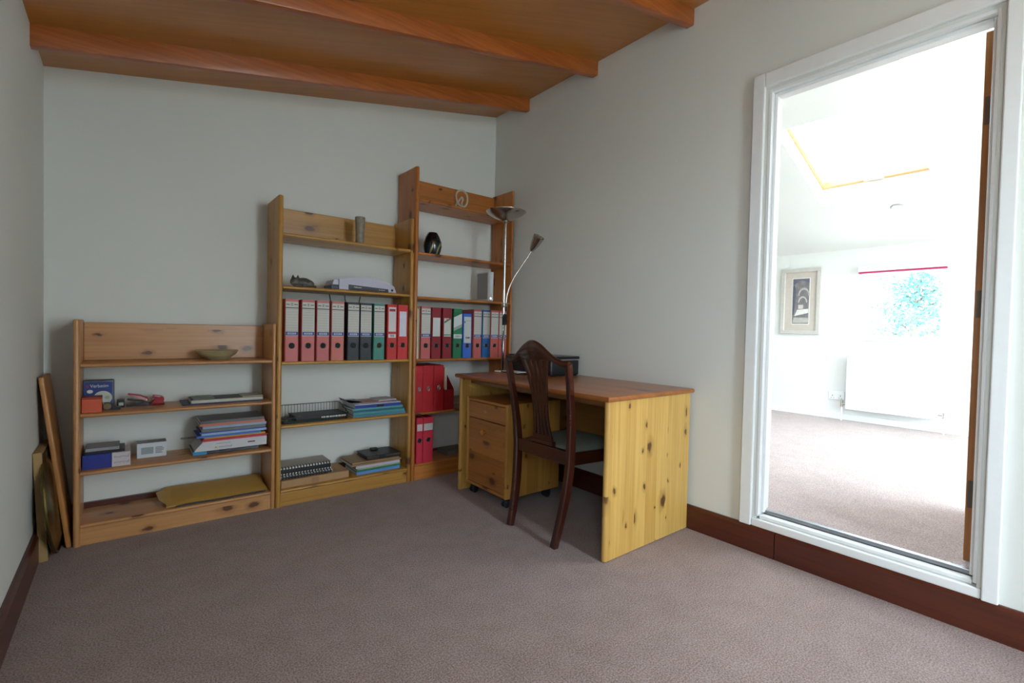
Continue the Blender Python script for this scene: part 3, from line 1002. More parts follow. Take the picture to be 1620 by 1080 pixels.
fp = obj('front_panel', prism(B(), [(-1.262, z + .004), (-1.004, z + .004), (-1.006, z + .024), (-1.262, z + .036)], 'y', -.2385, -.2362), M_dpl, t)
obj('feed_slot', bx(-1.25, -1.02, -.2395, -.2386, z + .0085, z + .0115), M_dark, fp)
text('lettering', 'Fellowes', .0135, (-1.205, -.2388, z + .022), M_paper, fp)
bm = B()
for q in range(4): box(bm, -1.07 + q * .011, -1.063 + q * .011, -.2392, -.2386, z + .0135, z + .0165)
obj('indicator_marks', bm, M_paper, fp)
obj('power_switch', bx(-.987, -.972, -.2392, -.2362, z + .012, z + .026, bev=.002), M_black, t)
for x in (-1.29, -.98):
    for y in (-.22, -.09):
        obj('foot', lathe(B(), [(0, 0), (.008, 0), (.008, .004), (0, .004)], (x, y, z), 10), M_black, t)
obj('power_cable', tube(B(), spline([(-1.20, -.074, z + .012), (-1.2, -.012, z + .012), (-1.2, -.0105, z - .05), (-1.16, -.0105, z - .105), (-1.12, -.0105, z - .09), (-1.10, -.0105, z - .02)], 8), .003, 6), M_black, t, smooth=60)
obj('power_cable', tube(B(), spline([(-1.30, -.074, z + .012), (-1.302, -.012, z + .01), (-1.30, -.0105, z - .03), (-1.285, -.0105, z - .1)], 8), .003, 6), M_black, t, smooth=60)

# rope ornament
z = ZC[0]
M_rope = plain('bone_ceramic', (196, 188, 168), .4, var=.2, scale=60)
yy = -.235
pth = [(-.508, yy + .012, z + .0065), (-.487, yy + .008, z + .042), (-.462, yy + .004, z + .078), (-.452, yy, z + .062), (-.466, yy - .004, z + .03), (-.452, yy - .008, z + .012), (-.424, yy - .004, z + .034), (-.414, yy, z + .078), (-.428, yy, z + .112), (-.462, yy, z + .126), (-.498, yy, z + .112), (-.512, yy - .002, z + .08), (-.505, yy - .006, z + .045), (-.492, yy - .012, z + .02), (-.47, yy - .014, z + .0065)]
obj('knot_ornament', tube(B(), spline(pth, 6), .0065, 10), M_rope, smooth=60, label='pale knotted loop ornament on the top shelf of the tall bookcase', cat='ornament')

# dark glass vase
def vase_mat():
    m, t_, b = base_mat('dark_glazed_swirl')
    tc = nd(t_, 'ShaderNodeTexCoord')
    sp = nd(t_, 'ShaderNodeSeparateXYZ')
    t_.links.new(tc.outputs['Object'], sp.inputs[0])
    w = nd(t_, 'ShaderNodeTexWave')
    w.inputs['Scale'].default_value = 5
    w.inputs['Distortion'].default_value = 9
    w.inputs['Detail'].default_value = 2
    t_.links.new(tc.outputs['Object'], w.inputs['Vector'])
    low = mth(t_, 'SUBTRACT', 1.0, smooth01(t_, sp.outputs[2], .06, .10))
    f = mth(t_, 'MULTIPLY', smooth01(t_, w.outputs[1], .78, .95), low)
    c = mixc(t_, low, lin((14, 16, 24)), lin((38, 52, 58)))
    c = mixc(t_, f, c, lin((150, 140, 90)))
    t_.links.new(c, b.inputs['Base Color'])
    b.inputs['Roughness'].default_value = .08
    b.inputs['Coat Weight'].default_value = .6
    return m
bm = lathe(B(), [(0, 0), (.040, 0), (.046, .004), (.058, .03), (.064, .06), (.062, .09), (.050, .125), (.036, .15), (.030, .157), (.026, .152), (.03, .13), (0, .12)], (-.662, -.185, ZC[1]), 28)
obj('glazed_vase', bm, vase_mat(), smooth=60, label='dark glossy vase with gold swirl in the tall bookcase', cat='vase')

# router
z = ZC[2]
t = thing('wireless_router', 'white upright wireless router with small light in tall bookcase', 'router', (-.205, -.17, z))
obj('body', bx(-.229, -.180, -.255, -.10, z + .004, z + .219, bev=.004), plain('router_white', (220, 222, 226), .35, var=.02), t)
obj('shaded_side', bx(-.2296, -.2291, -.245, -.112, z + .015, z + .209), plain('router_shaded_white', (150, 148, 146), .45), t)  # thin sheet putting the shade on this white side into its colour
obj('stand', bx(-.236, -.173, -.24, -.115, z, z + .0039), plain('router_white', (220, 222, 226)), t)
me_ = plain('status_light', (235, 240, 255), .3)
me_.node_tree.nodes['Principled BSDF'].inputs['Emission Color'].default_value = (.9, .95, 1, 1)
me_.node_tree.nodes['Principled BSDF'].inputs['Emission Strength'].default_value = 1.5
obj('status_light', lathe(B(), [(0, 0), (.007, 0), (.006, .0015), (0, .002)], (-.2045, -.255, z + .022), 14, (0, -1, 0)), me_, t)

# ------------------------------------------------------------------ low bookcase contents
z = ZA[0]
obj('shallow_bowl', lathe(B(), [(0, 0), (.038, 0), (.040, .004), (.066, .014), (.088, .032), (.100, .050), (.097, .051), (.084, .034), (.06, .018), (0, .012)], (-1.936, -.16, z), 32),
    plain('olive_stoneware', (172, 158, 118), .35, var=.15, scale=18), smooth=50, label='shallow olive stoneware bowl on the low bookcase', cat='bowl')

z = ZA[1]
t = thing('disc_pack', 'blue printed pack of blank discs standing behind orange box', 'pack', (-2.417, -.155, z))
M_dp = plain('deep_blue_print', (26, 58, 140), .3, var=.35, scale=10, coat=.4)
obj('case', bx(-2.471, -2.358, -.165, -.135, z, z + .142, bev=.007, seg=3), plain('clear_grey_case', (84, 88, 104), .3), t, smooth=40)
sl = obj('printed_sleeve', bx(-2.468, -2.365, -.1668, -.1655, z + .004, z + .132), M_dp, t)
text('lettering', 'Verbatim', .021, (-2.412, -.1674, z + .113), M_paper, sl, sx=.85)
bm = prism(B(), [(-2.459, z + .107), (-2.452, z + .107), (-2.446, z + .120), (-2.453, z + .112), (-2.459, z + .120)], 'y', -.1675, -.1669)
obj('red_tick_mark', bm, plain('mark_crimson', (170, 30, 80), .5), sl)
obj('badge', prism(B(), [(-2.446 + .011 * cos(q * pi / 8), z + .088 + .0085 * sin(q * pi / 8)) for q in range(16)], 'y', -.1675, -.1669), M_paper, sl)
disc = [(-2.400 + .034 * cos(q * pi / 14), z + .056 + .033 * sin(q * pi / 14)) for q in range(28)]
obj('disc_picture', prism(B(), disc, 'y', -.1673, -.1669), plain('disc_silver', (196, 200, 190), .4, var=.15), sl)
obj('disc_hub', prism(B(), [(-2.384 + .009 * cos(q * pi / 8), z + .058 + .008 * sin(q * pi / 8)) for q in range(16)], 'y', -.1677, -.1674), plain('disc_hub_grey', (160, 166, 150), .5), sl)
t = thing('orange_box', 'small orange cardboard box on the low bookcase', 'box', (-2.436, -.21, z))
M_or = plain('orange_card', (206, 84, 44), .45, var=.06)
obj('tray', bx(-2.471, -2.401, -.247, -.178, z, z + .062, bev=.0015), M_or, t)
obj('lid', bx(-2.4718, -2.4002, -.2478, -.1772, z + .0625, z + .071, bev=.0015), plain('dark_orange_card', (150, 56, 30), .5), t)
# tape dispenser and sharpener
t = thing('tape_dispenser', 'small dark tape dispenser lying beside the orange box', 'dispenser', (-2.363, -.185, z))
bm = prism(B(), [(-2.395, z), (-2.335, z), (-2.333, z + .010), (-2.348, z + .014), (-2.362, z + .026), (-2.378, z + .036), (-2.393, z + .036), (-2.398, z + .018)], 'y', -.2, -.172)
obj('body', bm, plain('smoky_plastic', (42, 44, 50), .3), t)
obj('tape_roll', lathe(B(), [(.008, 0), (.0145, 0), (.0145, .0292), (.008, .0292)], (-2.383, -.2006, z + .019), 20, (0, 1, 0)), plain('amber_tape', (130, 110, 70), .3), t, smooth=50)
t = thing('desk_sharpener', 'small black box with silver window behind the tape dispenser', 'sharpener', (-2.335, -.11, z))
obj('body', bx(-2.35, -2.32, -.135, -.085, z, z + .036, bev=.003), M_black, t)
obj('window', bx(-2.342, -2.324, -.1358, -.1352, z + .010, z + .024), plain('silver_label', (176, 186, 180), .35, .3), t)
# staplers
t = thing('open_stapler', 'red and black stapler with its raised arm open', 'stapler', (-2.27, -.11, z))
M_rd = plain('metallic_red', (150, 28, 40), .3, .3, .1)
obj('base', prism(B(), [(-2.315, z), (-2.222, z), (-2.222, z + .010), (-2.232, z + .017), (-2.262, z + .016), (-2.315, z + .008)], 'y', -.125, -.095), M_black, t)
obj('magazine_rail', turn(bx(-2.312, -2.23, -.118, -.102, z + .016, z + .024), radians(12), (-2.235, -.11, z + .02), 'Y'), M_black, t)
arm = prism(B(), [(-2.316, z + .024), (-2.232, z + .022), (-2.226, z + .030), (-2.24, z + .042), (-2.27, z + .042), (-2.316, z + .030)], 'y', -.124, -.096)
turn(arm, radians(26), (-2.235, -.11, z + .025), 'Y')
ao = obj('arm', arm, M_rd, t)
st_ = turn(prism(B(), [(-2.312, z + .0255), (-2.236, z + .0245), (-2.24, z + .036), (-2.268, z + .036)], 'y', -.1252, -.1243), radians(26), (-2.235, -.11, z + .025), 'Y')
obj('pink_inlay', st_, plain('pale_pink_plastic', (206, 150, 150), .4), ao)
obj('hinge_pin', lathe(B(), [(0, 0), (.0045, 0), (.0045, .034), (0, .034)], (-2.235, -.127, z + .030), 12, (0, 1, 0)), M_steel2, t)
t = thing('hole_punch', 'small red hole punch beside the open stapler', 'hole punch', (-2.19, -.1, z))
obj('base', bx(-2.222, -2.16, -.13, -.075, z, z + .009, bev=.003), plain('dark_red_metal', (120, 20, 26), .35, .3), t)
for y in (-.127, -.083):
    obj('bracket', prism(B(), [(-2.215, z + .009), (-2.165, z + .009), (-2.162, z + .03), (-2.172, z + .044), (-2.2, z + .03)], 'y', y, y + .004), M_rd, t)
hd = prism(B(), [(-2.212, z + .036), (-2.168, z + .026), (-2.162, z + .034), (-2.172, z + .043), (-2.206, z + .051)], 'y', -.1225, -.0835)
ho = obj('lever', hd, M_rd, t)
obj('pink_grip', prism(B(), [(-2.203, z + .045), (-2.170, z + .034), (-2.173, z + .0425), (-2.202, z + .0495)], 'y', -.1235, -.1228), plain('pale_pink_plastic', (206, 150, 150)), ho)


def flat(name, label, cat, x0, x1, y0, y1, z0, z1, cover, pages=None, rot=0, group=None, cv=.0012):
    """a booklet, folder or magazine lying flat: covers, spine at the front and pages"""
    c = ((x0 + x1) / 2, (y0 + y1) / 2, z0)
    t = thing(name, label, cat, c, group)
    bm = prism(B(), [(y1, z0), (y0 + .001, z0), (y0, z0 + min(.001, (z1 - z0) / 3)), (y0, z1 - min(.001, (z1 - z0) / 3)), (y0 + .001, z1), (y1, z1), (y1, z1 - cv), (y0 + cv, z1 - cv), (y0 + cv, z0 + cv), (y1, z0 + cv)], 'x', x0, x1)
    turn(bm, rot, c)
    obj('cover', bm, cover, t)
    bm = bx(x0 + .002, x1 - .002, y0 + cv + .0002, y1 - .003, z0 + cv, z1 - cv)
    turn(bm, rot, c)
    obj('pages', bm, pages or M_paper, t)
    return t


def card(name, col, rough=.55, var=.05):
    return plain(name, col, rough, var=var, scale=20)


z = ZA[1]
flat('brochure', 'thin navy brochure under the white ruler box on low bookcase', 'brochure', -2.092, -1.73, -.232, -.03, z, z + .006, card('navy_print', (52, 56, 92), var=.3))
t = thing('slim_box', 'long slim cream box lying on the navy brochure', 'box', (-1.89, -.13, z + .0062))
obj('tray', bx(-2.055, -1.722, -.212, -.05, z + .0062, z + .022, bev=.001), card('cream_print', (196, 192, 178), var=.12), t)
obj('lid', bx(-2.054, -1.723, -.211, -.051, z + .0221, z + .0235), card('dark_cover_print', (70, 66, 60), var=.4), t)
flat('leaflet', 'pale leaflet lying on the slim cream box next to the side panel', 'leaflet', -1.82, -1.72, -.205, -.07, z + .0237, z + .029, card('khaki_print', (176, 172, 150)))
flat('leaflet', 'grey leaflet lying on the slim cream box away from the side panel', 'leaflet', -2.045, -1.95, -.2, -.07, z + .0237, z + .029, card('greygreen_print', (130, 132, 118), var=.2))

# third shelf, blue box with white end
z = ZA[2]
t = thing('blue_paper_box', 'royal blue and white carton of paper under a grey notebook', 'box', (-2.385, -.15, z))
M_bl = card('royal_blue_card', (26, 44, 136))
M_pk = card('pinkish_white_card', (206, 196, 198))
obj('sleeve', bx(-2.469, -2.366, -.232, -.07, z, z + .066, bev=.001), M_bl, t)
en = obj('printed_end', bx(-2.3655, -2.297, -.232, -.07, z, z + .066, bev=.001), M_pk, t)
# two lines of upside-down script on the end
rg = random.Random(11)
for q, zz in enumerate((z + .045, z + .019)):
    pts = []
    x = -2.357
    k = 0
    while x < -2.306:
        pts.append((x, -.2327, zz + (.0035 if k % 2 else -.0035) + rg.uniform(-.0018, .0018)))
        x += .0030 + rg.uniform(0, .001)
        k += 1
    pts += [(-2.306, -.2327, zz - .004), (-2.303, -.2327, zz + .008)]
    obj('script_lettering', tube(B(), pts, .0009, 5), card('script_ink', (60, 58, 96)), en)
t = thing('notebook', 'grey notebook in a black case on the royal blue carton', 'notebook', (-2.385, -.14, z + .0662))
obj('case', bx(-2.462, -2.318, -.222, -.08, z + .0662, z + .0780, bev=.001), M_black, t)
obj('notebook_cover', bx(-2.46, -2.338, -.218, -.085, z + .0781, z + .0925, bev=.0015), card('soft_grey_cover', (150, 152, 158)), t)
t = thing('small_carton', 'small white printed carton beside the royal blue carton', 'box', (-2.21, -.09, z))
M_wc = card('white_carton', (206, 212, 216))
obj('carton', bx(-2.272, -2.152, -.126, -.05, z, z + .073, bev=.001), M_wc, t)
obj('carton_top', bx(-2.272, -2.152, -.126, -.05, z + .0732, z + .0745), card('carton_top_print', (140, 138, 134), var=.35), t)
obj('printed_panel', bx(-2.255, -2.205, -.1268, -.1262, z + .018, z + .052), card('grey_panel_print', (150, 162, 168), var=.15), t)
bm = B()
for q in range(5): box(bm, -2.198, -2.198 + [.03, .036, .034, .026, .030][q], -.1268, -.1262, z + .046 - q * .007, z + .0495 - q * .007)
obj('text_lines', bm, card('carton_ink', (110, 114, 124)), t)

# stack of magazines (bottom to top)
G = 'pile of magazines on the low bookcase'
y0 = -.236
flat('glossy_magazine', 'black and white magazine with cyan corner at the bottom of the pile', 'magazine', -2.048, -1.742, -.21, -.03, z, z + .022, card('black_white_print', (40, 44, 58), .25, .5), group=G)
obj('cyan_sleeve', bx(-2.046, -1.985, -.2125, -.2104, z + .001, z + .021), card('cyan_print', (50, 150, 200)), label='cyan printed sleeve on the front of the bottom magazine', cat='sleeve')
t = thing('envelope_box', 'white mailing box with tapered end in the magazine pile', 'box', (-1.87, -.14, z + .0222))
prof = [(-2.04, z + .0222), (-1.708, z + .0222), (-1.706, z + .069), (-2.005, z + .069), (-2.04, z + .03)]
eb = obj('carton', prism(B(), prof, 'y', y0, -.05), card('white_box_card', (204, 204, 206)), t)
obj('end_flap', prism(B(), [(-2.005, -.1), (-2.005, -.055), (-2.085, -.05), (-2.09, -.085)], 'z', z + .066, z + .0685), card('grey_card_flap', (150, 140, 132)), t)
M_ink = card('faded_ink', (90, 84, 84))
def scribble(parent, xs_, xe, zc_, amp, yy_, m_, r_, seed):
    g = random.Random(seed)
    pts, x, k = [], xs_, 0
    while x < xe:
        pts.append((x, yy_, zc_ + (amp if k % 2 else -amp) * g.uniform(.5, 1.2)))
        x += amp * g.uniform(.55, .95)
        k += 1
    pts += [(xe, yy_, zc_ - amp * 1.5), (xe + amp, yy_, zc_ + amp * 1.8)]
    obj('script_lettering', tube(B(), pts, r_, 5), m_, parent)
scribble(eb, -1.935, -1.878, z + .036, .0035, y0 - .0004, M_ink, .0010, 3)
scribble(eb, -1.945, -1.885, z + .055, .0020, y0 - .0004, M_ink, .0007, 5)
obj('yellow_mark', bx(-1.953, -1.941, y0 - .0005, y0 - .0001, z + .032, z + .040), card('yellow_mark', (190, 168, 90)), eb)
obj('label_oval', bx(-1.80, -1.765, y0 - .0006, y0 - .0001, z + .043, z + .05), card('oval_ink', (110, 50, 60)), eb)
layers = [(.0692, .006, (206, 70, 96), 'pink_mag', 'pink red magazine lying on the white mailing box', -2.01, -1.71),
          (.0754, .006, (196, 40, 50), 'red_mag', 'red magazine above the pink red one', -2.005, -1.70),
          (.0816, .009, (200, 164, 40), 'yellow_mag', 'mustard yellow magazine in the pile', -2.0, -1.712),
          (.0908, .010, (60, 110, 196), 'blue_mag', 'mid blue folder in the magazine pile', -2.03, -1.735),
          (.1010, .012, (150, 180, 214), 'pale_blue_mag', 'pale blue booklet in the magazine pile', -2.012, -1.708),
          (.1132, .007, (52, 76, 164), 'royal_mag', 'royal blue booklet with white edge in the pile', -2.018, -1.714),
          (.1204, .014, (110, 116, 116), 'photo_mag', 'photo covered magazine in the pile', -2.01, -1.712),
          (.1346, .014, (150, 164, 186), 'grey_blue_mag', 'grey blue catalogue in the pile', -2.006, -1.708),
          (.1488, .013, (206, 116, 84), 'salmon_mag', 'salmon pink folder near the top of the pile', -2.018, -1.715),
          (.1620, .016, (96, 90, 92), 'grey_mag', 'thick grey brown catalogue on top of the pile', -2.016, -1.72)]
for i, (dz, th, col, nm, tx, xa_, xb_) in enumerate(layers):
    flat('magazine', tx, 'magazine', xa_, xb_, y0 + .004 * (i % 3), -.04, z + dz, z + dz + th, card(nm, col, .35, .2 if 'photo' in nm else .08), rot=radians([.6, -.5, .2, -.8, .5][i % 5]) * .4, group=G)
# lowest shelf: padded envelope over a dark folder
z = ZA[3]
flat('folder', 'dark grey folder beneath the yellow padded envelope', 'folder', -2.12, -1.712, -.252, -.05, z, z + .010, card('charcoal_card', (48, 46, 50)))
t = thing('padded_envelope', 'large mustard padded envelope lying on the dark folder', 'envelope', (-1.92, -.14, z + .0102))
bm = B()
nx, ny = 24, 10
ex0, ex1, ey0, ey1 = -2.158, -1.703, -.258, -.035
grid = {}
for s in (0, 1):
    for i in range(nx + 1):
        for j in range(ny + 1):
            u, v = i / nx, j / ny
            puff = .010 * (sin(pi * u) ** .5) * (sin(pi * v) ** .5) + .0012
            x = ex0 + (ex1 - ex0) * u
            y = ey0 + (ey1 - ey0) * v
            zz = z + .0105 + (.0012 if s == 0 else puff) + .036 * v
            if u < .16 and s >= 0: zz -= .006 * (1 - u / .16) * (1 if s else .0)
            grid[s, i, j] = bm.verts.new((x, y + (.004 * sin(9 * u) if j in (0, ny) else 0), zz))
for s in (0, 1):
    for i in range(nx):
        for j in range(ny):
            q = [grid[s, i, j], grid[s, i + 1, j], grid[s, i + 1, j + 1], grid[s, i, j + 1]]
            bm.faces.new(q if s else q[::-1])
ring_ = [(i, 0) for i in range(nx)] + [(nx, j) for j in range(ny)] + [(i, ny) for i in range(nx, 0, -1)] + [(0, j) for j in range(ny, 0, -1)]
for (a, b_), (c_, d_) in zip(ring_, ring_[1:] + ring_[:1]):
    bm.faces.new((grid[0, a, b_], grid[0, c_, d_], grid[1, c_, d_], grid[1, a, b_]))
M_env = card('manila_yellow', (190, 150, 70), .6)
obj('envelope_body', bm, M_env, t, smooth=70)
bm = prism(B(), [(-2.1585, -.235), (-2.1585, -.06), (-2.195, -.10), (-2.185, -.19)], 'z', 0, .0012)
for v in bm.verts: v.co.z += z + .013 + .036 * (v.co.y + .258) / .223 + (.006 if v.co.x < -2.17 else 0)
obj('flap', bm, card('manila_flap', (186, 152, 84)), t)

# ------------------------------------------------------------------ middle bookcase lower shelves
z = ZB[3]
t = thing('wire_tray', 'black wire letter tray on the mid-height bookcase', 'tray', (-1.44, -.14, z))
tx0, tx1, ty0, ty1, th_ = -1.634, -1.247, -.245, -.03, .078
bm = B()
def rim(zz, ins, r):
    a, b_, c_, d_ = tx0 + ins, tx1 - ins, ty0 + ins, ty1 - ins
    rr_ = .025
    pts = []
    for cx, cy, a0 in ((b_ - rr_, d_ - rr_, 0), (a + rr_, d_ - rr_, 90), (a + rr_, c_ + rr_, 180), (b_ - rr_, c_ + rr_, 270)):
        for k in range(5):
            q = radians(a0 + 90 * k / 4)
            pts.append((cx + rr_ * cos(q), cy + rr_ * sin(q), zz))
    return pts
M_wire = plain('black_wire', (34, 38, 38), .35, .4)
obj('rim', tube(B(), [(p[0], p[1], p[2] - (.045 if p[1] < -.2 else 0)) for p in rim(z + th_, 0, .002)], .0022, 6, closed=True), M_wire, t, smooth=60)
obj('base_rim', tube(B(), rim(z + .002, .004, .002), .002, 6, closed=True), M_wire, t, smooth=60)
for k in range(21):
    x = tx0 + .018 + (tx1 - tx0 - .036) * k / 20
    obj('wire', tube(B(), [(x, ty1, z + th_), (x, ty1 - .003, z + .004), (x, ty1 - .006, z + .002), (x, ty0 + .005, z + .002), (x, ty0 + .003, z + .006), (x, ty0, z + th_ - .045)], .0012, 5), M_wire, t)
for s, x in ((1, tx0), (-1, tx1)):
    for k in range(6):
        y = ty0 + .04 + (ty1 - ty0 - .07) * k / 5
        obj('wire', tube(B(), [(x, y, z + (th_ if y > -.2 else th_ - .045)), (x + s * .004, y, z + .002)], .0012, 5), M_wire, t)
flat('folder', 'dark green card folder under the display book in the wire tray', 'folder', -1.615, -1.30, -.225, -.06, z + .0035, z + .010, card('dark_green_card', (38, 62, 48)))
t = thing('display_book', 'black display book with white index tabs in the wire tray', 'book', (-1.40, -.13, z + .0102))
obj('lower_cover', bx(-1.548, -1.252, -.215, -.05, z + .0102, z + .0132, bev=.001), M_black, t)
obj('pages', bx(-1.545, -1.256, -.212, -.055, z + .0134, z + .028), plain('dark_plastic_pages', (34, 36, 40), .4), t)
up_ = obj('upper_cover', bx(-1.55, -1.252, -.216, -.05, z + .0282, z + .032, bev=.001), plain('dark_green_black', (38, 44, 44), .5), t)
for q in range(6):
    obj('index_tab', bx(-1.405 + q * .0245, -1.384 + q * .0245, -.2175, -.2125, z + .014, z + .023), M_paper, t)
obj('corner_stud', ball(B(), (-1.528, -.205, z + .0325), (.006, .006, .002), 2), M_steel2, up_)

t = None
G = 'folders piled beside the wire tray'
lay = [(.000, .016, (72, 130, 150), 'teal_slate', 'slate teal folder at the bottom of the folder pile', -1.226, -.876),
       (.0162, .014, (84, 150, 156), 'teal_pale', 'pale teal folder, second up in the folder pile', -1.222, -.880),
       (.0304, .012, (34, 104, 116), 'teal_deep', 'deep teal folder in the middle of the folder pile', -1.232, -.890),
       (.0426, .013, (92, 158, 164), 'teal_light', 'light teal folder directly below the royal blue folder', -1.228, -.895),
       (.0558, .018, (36, 60, 150), 'blue_ring', 'royal blue folder with black clip on the teal folders', -1.215, -.908),
       (.0740, .007, (190, 196, 206), 'pale_mag', 'pale grey magazine on the royal blue folder', -1.218, -.910)]
for i, (dz, th, col, nm, tx, xa_, xb_) in enumerate(lay):
    flat('folder', tx, 'folder', xa_, xb_, -.248 + .004 * (i % 2), -.035, z + dz, z + dz + th, card(nm, col, .4), rot=radians([.4, -.3, .3][i % 3]), group=G)
obj('bulldog_clip', bx(-1.075, -1.03, -.2525, -.2487, z + .058, z + .071, bev=.001), M_black, label='black clip on the front of the royal blue folder', cat='clip')
flat('booklet', 'dusty pink booklet on the pale grey magazine', 'booklet', -1.145, -.96, -.225, -.07, z + .0812, z + .0862, card('dusty_pink', (170, 128, 122)), rot=radians(-6))
flat('notepad', 'small lilac grey notepad on the dusty pink booklet', 'notepad', -1.055, -.93, -.215, -.08, z + .0864, z + .095, card('lilac_grey', (186, 180, 190)), rot=radians(4))
# dog-eared papers curling up between tray and folders
bm = B()
for q in range(6):
    prism(bm, [(-1.214 - q * .003, z + .0815 + q * .0016), (-1.15, z + .0815 + q * .0016), (-1.15, z + .0825 + q * .0016), (-1.218 - q * .005, z + .083 + q * .0016), (-1.240 - q * .002, z + .092 + q * .003), (-1.242 - q * .002, z + .091 + q * .003)], 'y', -.20 + q * .004, -.06)
obj('loose_papers', bm, card('grey_white_sheets', (172, 174, 180), var=.15), label='curled loose papers at the edge of the folder pile', cat='papers')

# lowest shelf of the middle bookcase
z = ZB[4]
t = thing('cardboard_box', 'flat brown cardboard box under the comb bound reports', 'box', (-1.435, -.14, z))
M_cb = card('brown_cardboard', (176, 138, 96), .7)
obj('carton', bx(-1.632, -1.246, -.244, -.03, z, z + .040, bev=.002), M_cb, t)
obj('tape', bx(-1.465, -1.425, -.2448, -.2441, z + .004, z + .037), card('parcel_tape', (170, 128, 98), .25), t)
obj('top_flap', bx(-1.631, -1.247, -.243, -.031, z + .0402, z + .042), M_cb, t)


def comb_report(label, x0, x1, y0, y1, z0, z1, cover, pages, rot):
    c = ((x0 + x1) / 2, (y0 + y1) / 2, z0)
    t = thing('comb_bound_report', label, 'report', c, 'comb bound reports')
    for nm, a, b_, m in (('back_cover', z0, z0 + .0012, M_black), ('pages', z0 + .0013, z1 - .0013, pages), ('front_cover', z1 - .0012, z1, cover)):
        bm = bx(x0, x1, y0 + .006, y1, a, b_)
        turn(bm, rot, c)
        obj(nm, bm, m, t)
    bm = B()
    n_ = 17
    hh = (z1 - z0) / 2
    for k in range(n_):
        x = x0 + .012 + (x1 - x0 - .024) * k / (n_ - 1)
        pts = [(x, y0 + .024, z1 + .0012)] + [(x, y0 + .006 - .007 * sin(pi * q / 6), z0 + hh + (hh + .0015) * cos(pi * q / 6)) for q in range(7)]
        tube(bm, pts, .0036, 6, flat=.35)
    box(bm, x0 + .004, x1 - .004, y0 - .0012, y0 + .004, z0 + hh * .5, z0 + hh * 1.55)
    turn(bm, rot, c)
    obj('comb_spine', bm, M_black, t)
    return t


comb_report('thin white comb bound report lying on the cardboard box', -1.628, -1.338, -.225, -.035, z + .0440, z + .060, M_paper, M_paper, radians(-1))
comb_report('thick grey covered comb bound report on top of the thin one', -1.628, -1.342, -.214, -.035, z + .0635, z + .106, card('grey_report_cover', (176, 168, 160)), M_paper, radians(-.5))

G = 'folders piled under the black organiser'
lay = [(.000, .018, (92, 148, 208), 'sky_folder', 'sky blue booklet at the bottom of the pile under the organiser', -1.196, -.905),
       (.0182, .012, (52, 130, 84), 'green_folder', 'green folder on the sky blue booklet', -1.192, -.896),
       (.0304, .007, (180, 176, 150), 'buff_folder', 'buff card folder on the green folder', -1.19, -.904),
       (.0376, .020, (206, 200, 214), 'white_wallet', 'white document wallet in the pile under the organiser', -1.198, -.903)]
for i, (dz, th, col, nm, tx, xa_, xb_) in enumerate(lay):
    flat('folder', tx, 'folder', xa_, xb_, -.236 + .004 * (i % 2), -.035, z + dz, z + dz + th, card(nm, col, .4), rot=radians([.5, -.5, .3][i % 3]), group=G)
flat('folder', 'brown manila folder directly under the black organiser', 'folder', -1.232, -.902, -.246, -.03, z + .0578, z + .070, card('brown_manila', (150, 118, 82)), rot=radians(.8), group=G)
flat('folder', 'worn tan folder on top of the brown manila folder', 'folder', -1.22, -.912, -.24, -.035, z + .0702, z + .079, card('tan_manila', (158, 126, 90)), rot=radians(-.6), group=G)
t = thing('organiser', 'black zipped organiser on top of the brown folders', 'organiser', (-1.01, -.13, z + .0792))
M_lth = plain('black_leather', (30, 32, 36), .45, var=.15)
obj('cover', bx(-1.125, -.892, -.222, -.045, z + .0792, z + .0835, bev=.002), M_lth, t)
obj('pages', bx(-1.12, -.896, -.218, -.05, z + .0837, z + .098, bev=.002), plain('dark_tan_edge', (70, 60, 50), .6), t)
obj('cover', bx(-1.125, -.892, -.222, -.045, z + .0982, z + .1035, bev=.002), M_lth, t)
obj('clasp', bx(-1.04, -1.0, -.226, -.2222, z + .080, z + .103, bev=.001), M_lth, t)
t = thing('key_case', 'small black case lying on the black organiser', 'case', (-1.02, -.075, z + .1037))
obj('shell', bx(-1.045, -.998, -.1, -.065, z + .1037, z + .118, bev=.006, seg=3), M_black, t, smooth=40)
obj('zip', bx(-1.046, -.997, -.101, -.064, z + .1103, z + .1112), plain('grey_zip', (80, 82, 84), .4, .5), t)

# ------------------------------------------------------------------ things leaning in the corner by the left wall
def lean(bm, ang, piv): return turn(bm, ang, piv, 'Y')
pn = pine('loose_board_pine', (196, 140, 78), (164, 104, 52), 'z', .5)
bm = bx(-2.522, -2.503, -.262, -.03, 0.0006, .772, bev=.006, seg=3)
lean(bm, radians(-6.6), (-2.522, 0, 0))
obj('pine_shelf_board', bm, pn, smooth=40, label='spare pine shelf board leaning on the wall beside the low bookcase', cat='board')
t = thing('canvas_frame', 'tan wooden picture seen edge on, leaning against the left wall', 'picture', (-2.58, -.21, 0))
bm = bx(-2.5965, -2.5685, -.37, -.06, .0006, .462, bev=.001)
lean(bm, radians(-2.4), (-2.5965, 0, 0))
obj('frame_edge', bm, card('tan_mdf', (168, 136, 86), .7), t)
bm = bx(-2.5684, -2.5674, -.362, -.068, .01, .452)
lean(bm, radians(-2.4), (-2.5965, 0, 0))
obj('picture_face', bm, card('dark_picture', (70, 60, 50)), t)
t = thing('wooden_picture', 'thin reddish wooden frame standing behind the brass tray', 'picture', (-2.555, -.18, 0))
for (a, b_, c_, d_) in ((-.305, -.065, .0006, .022), (-.305, -.065, .36, .38), (-.305, -.285, .022, .36), (-.085, -.065, .022, .36)):
    bm = bx(-2.567, -2.558, a, b_, c_, d_, bev=.001)
    lean(bm, radians(-2.4), (-2.567, 0, 0))
    obj('frame_bar', bm, card('reddish_wood', (140, 72, 40)), t)
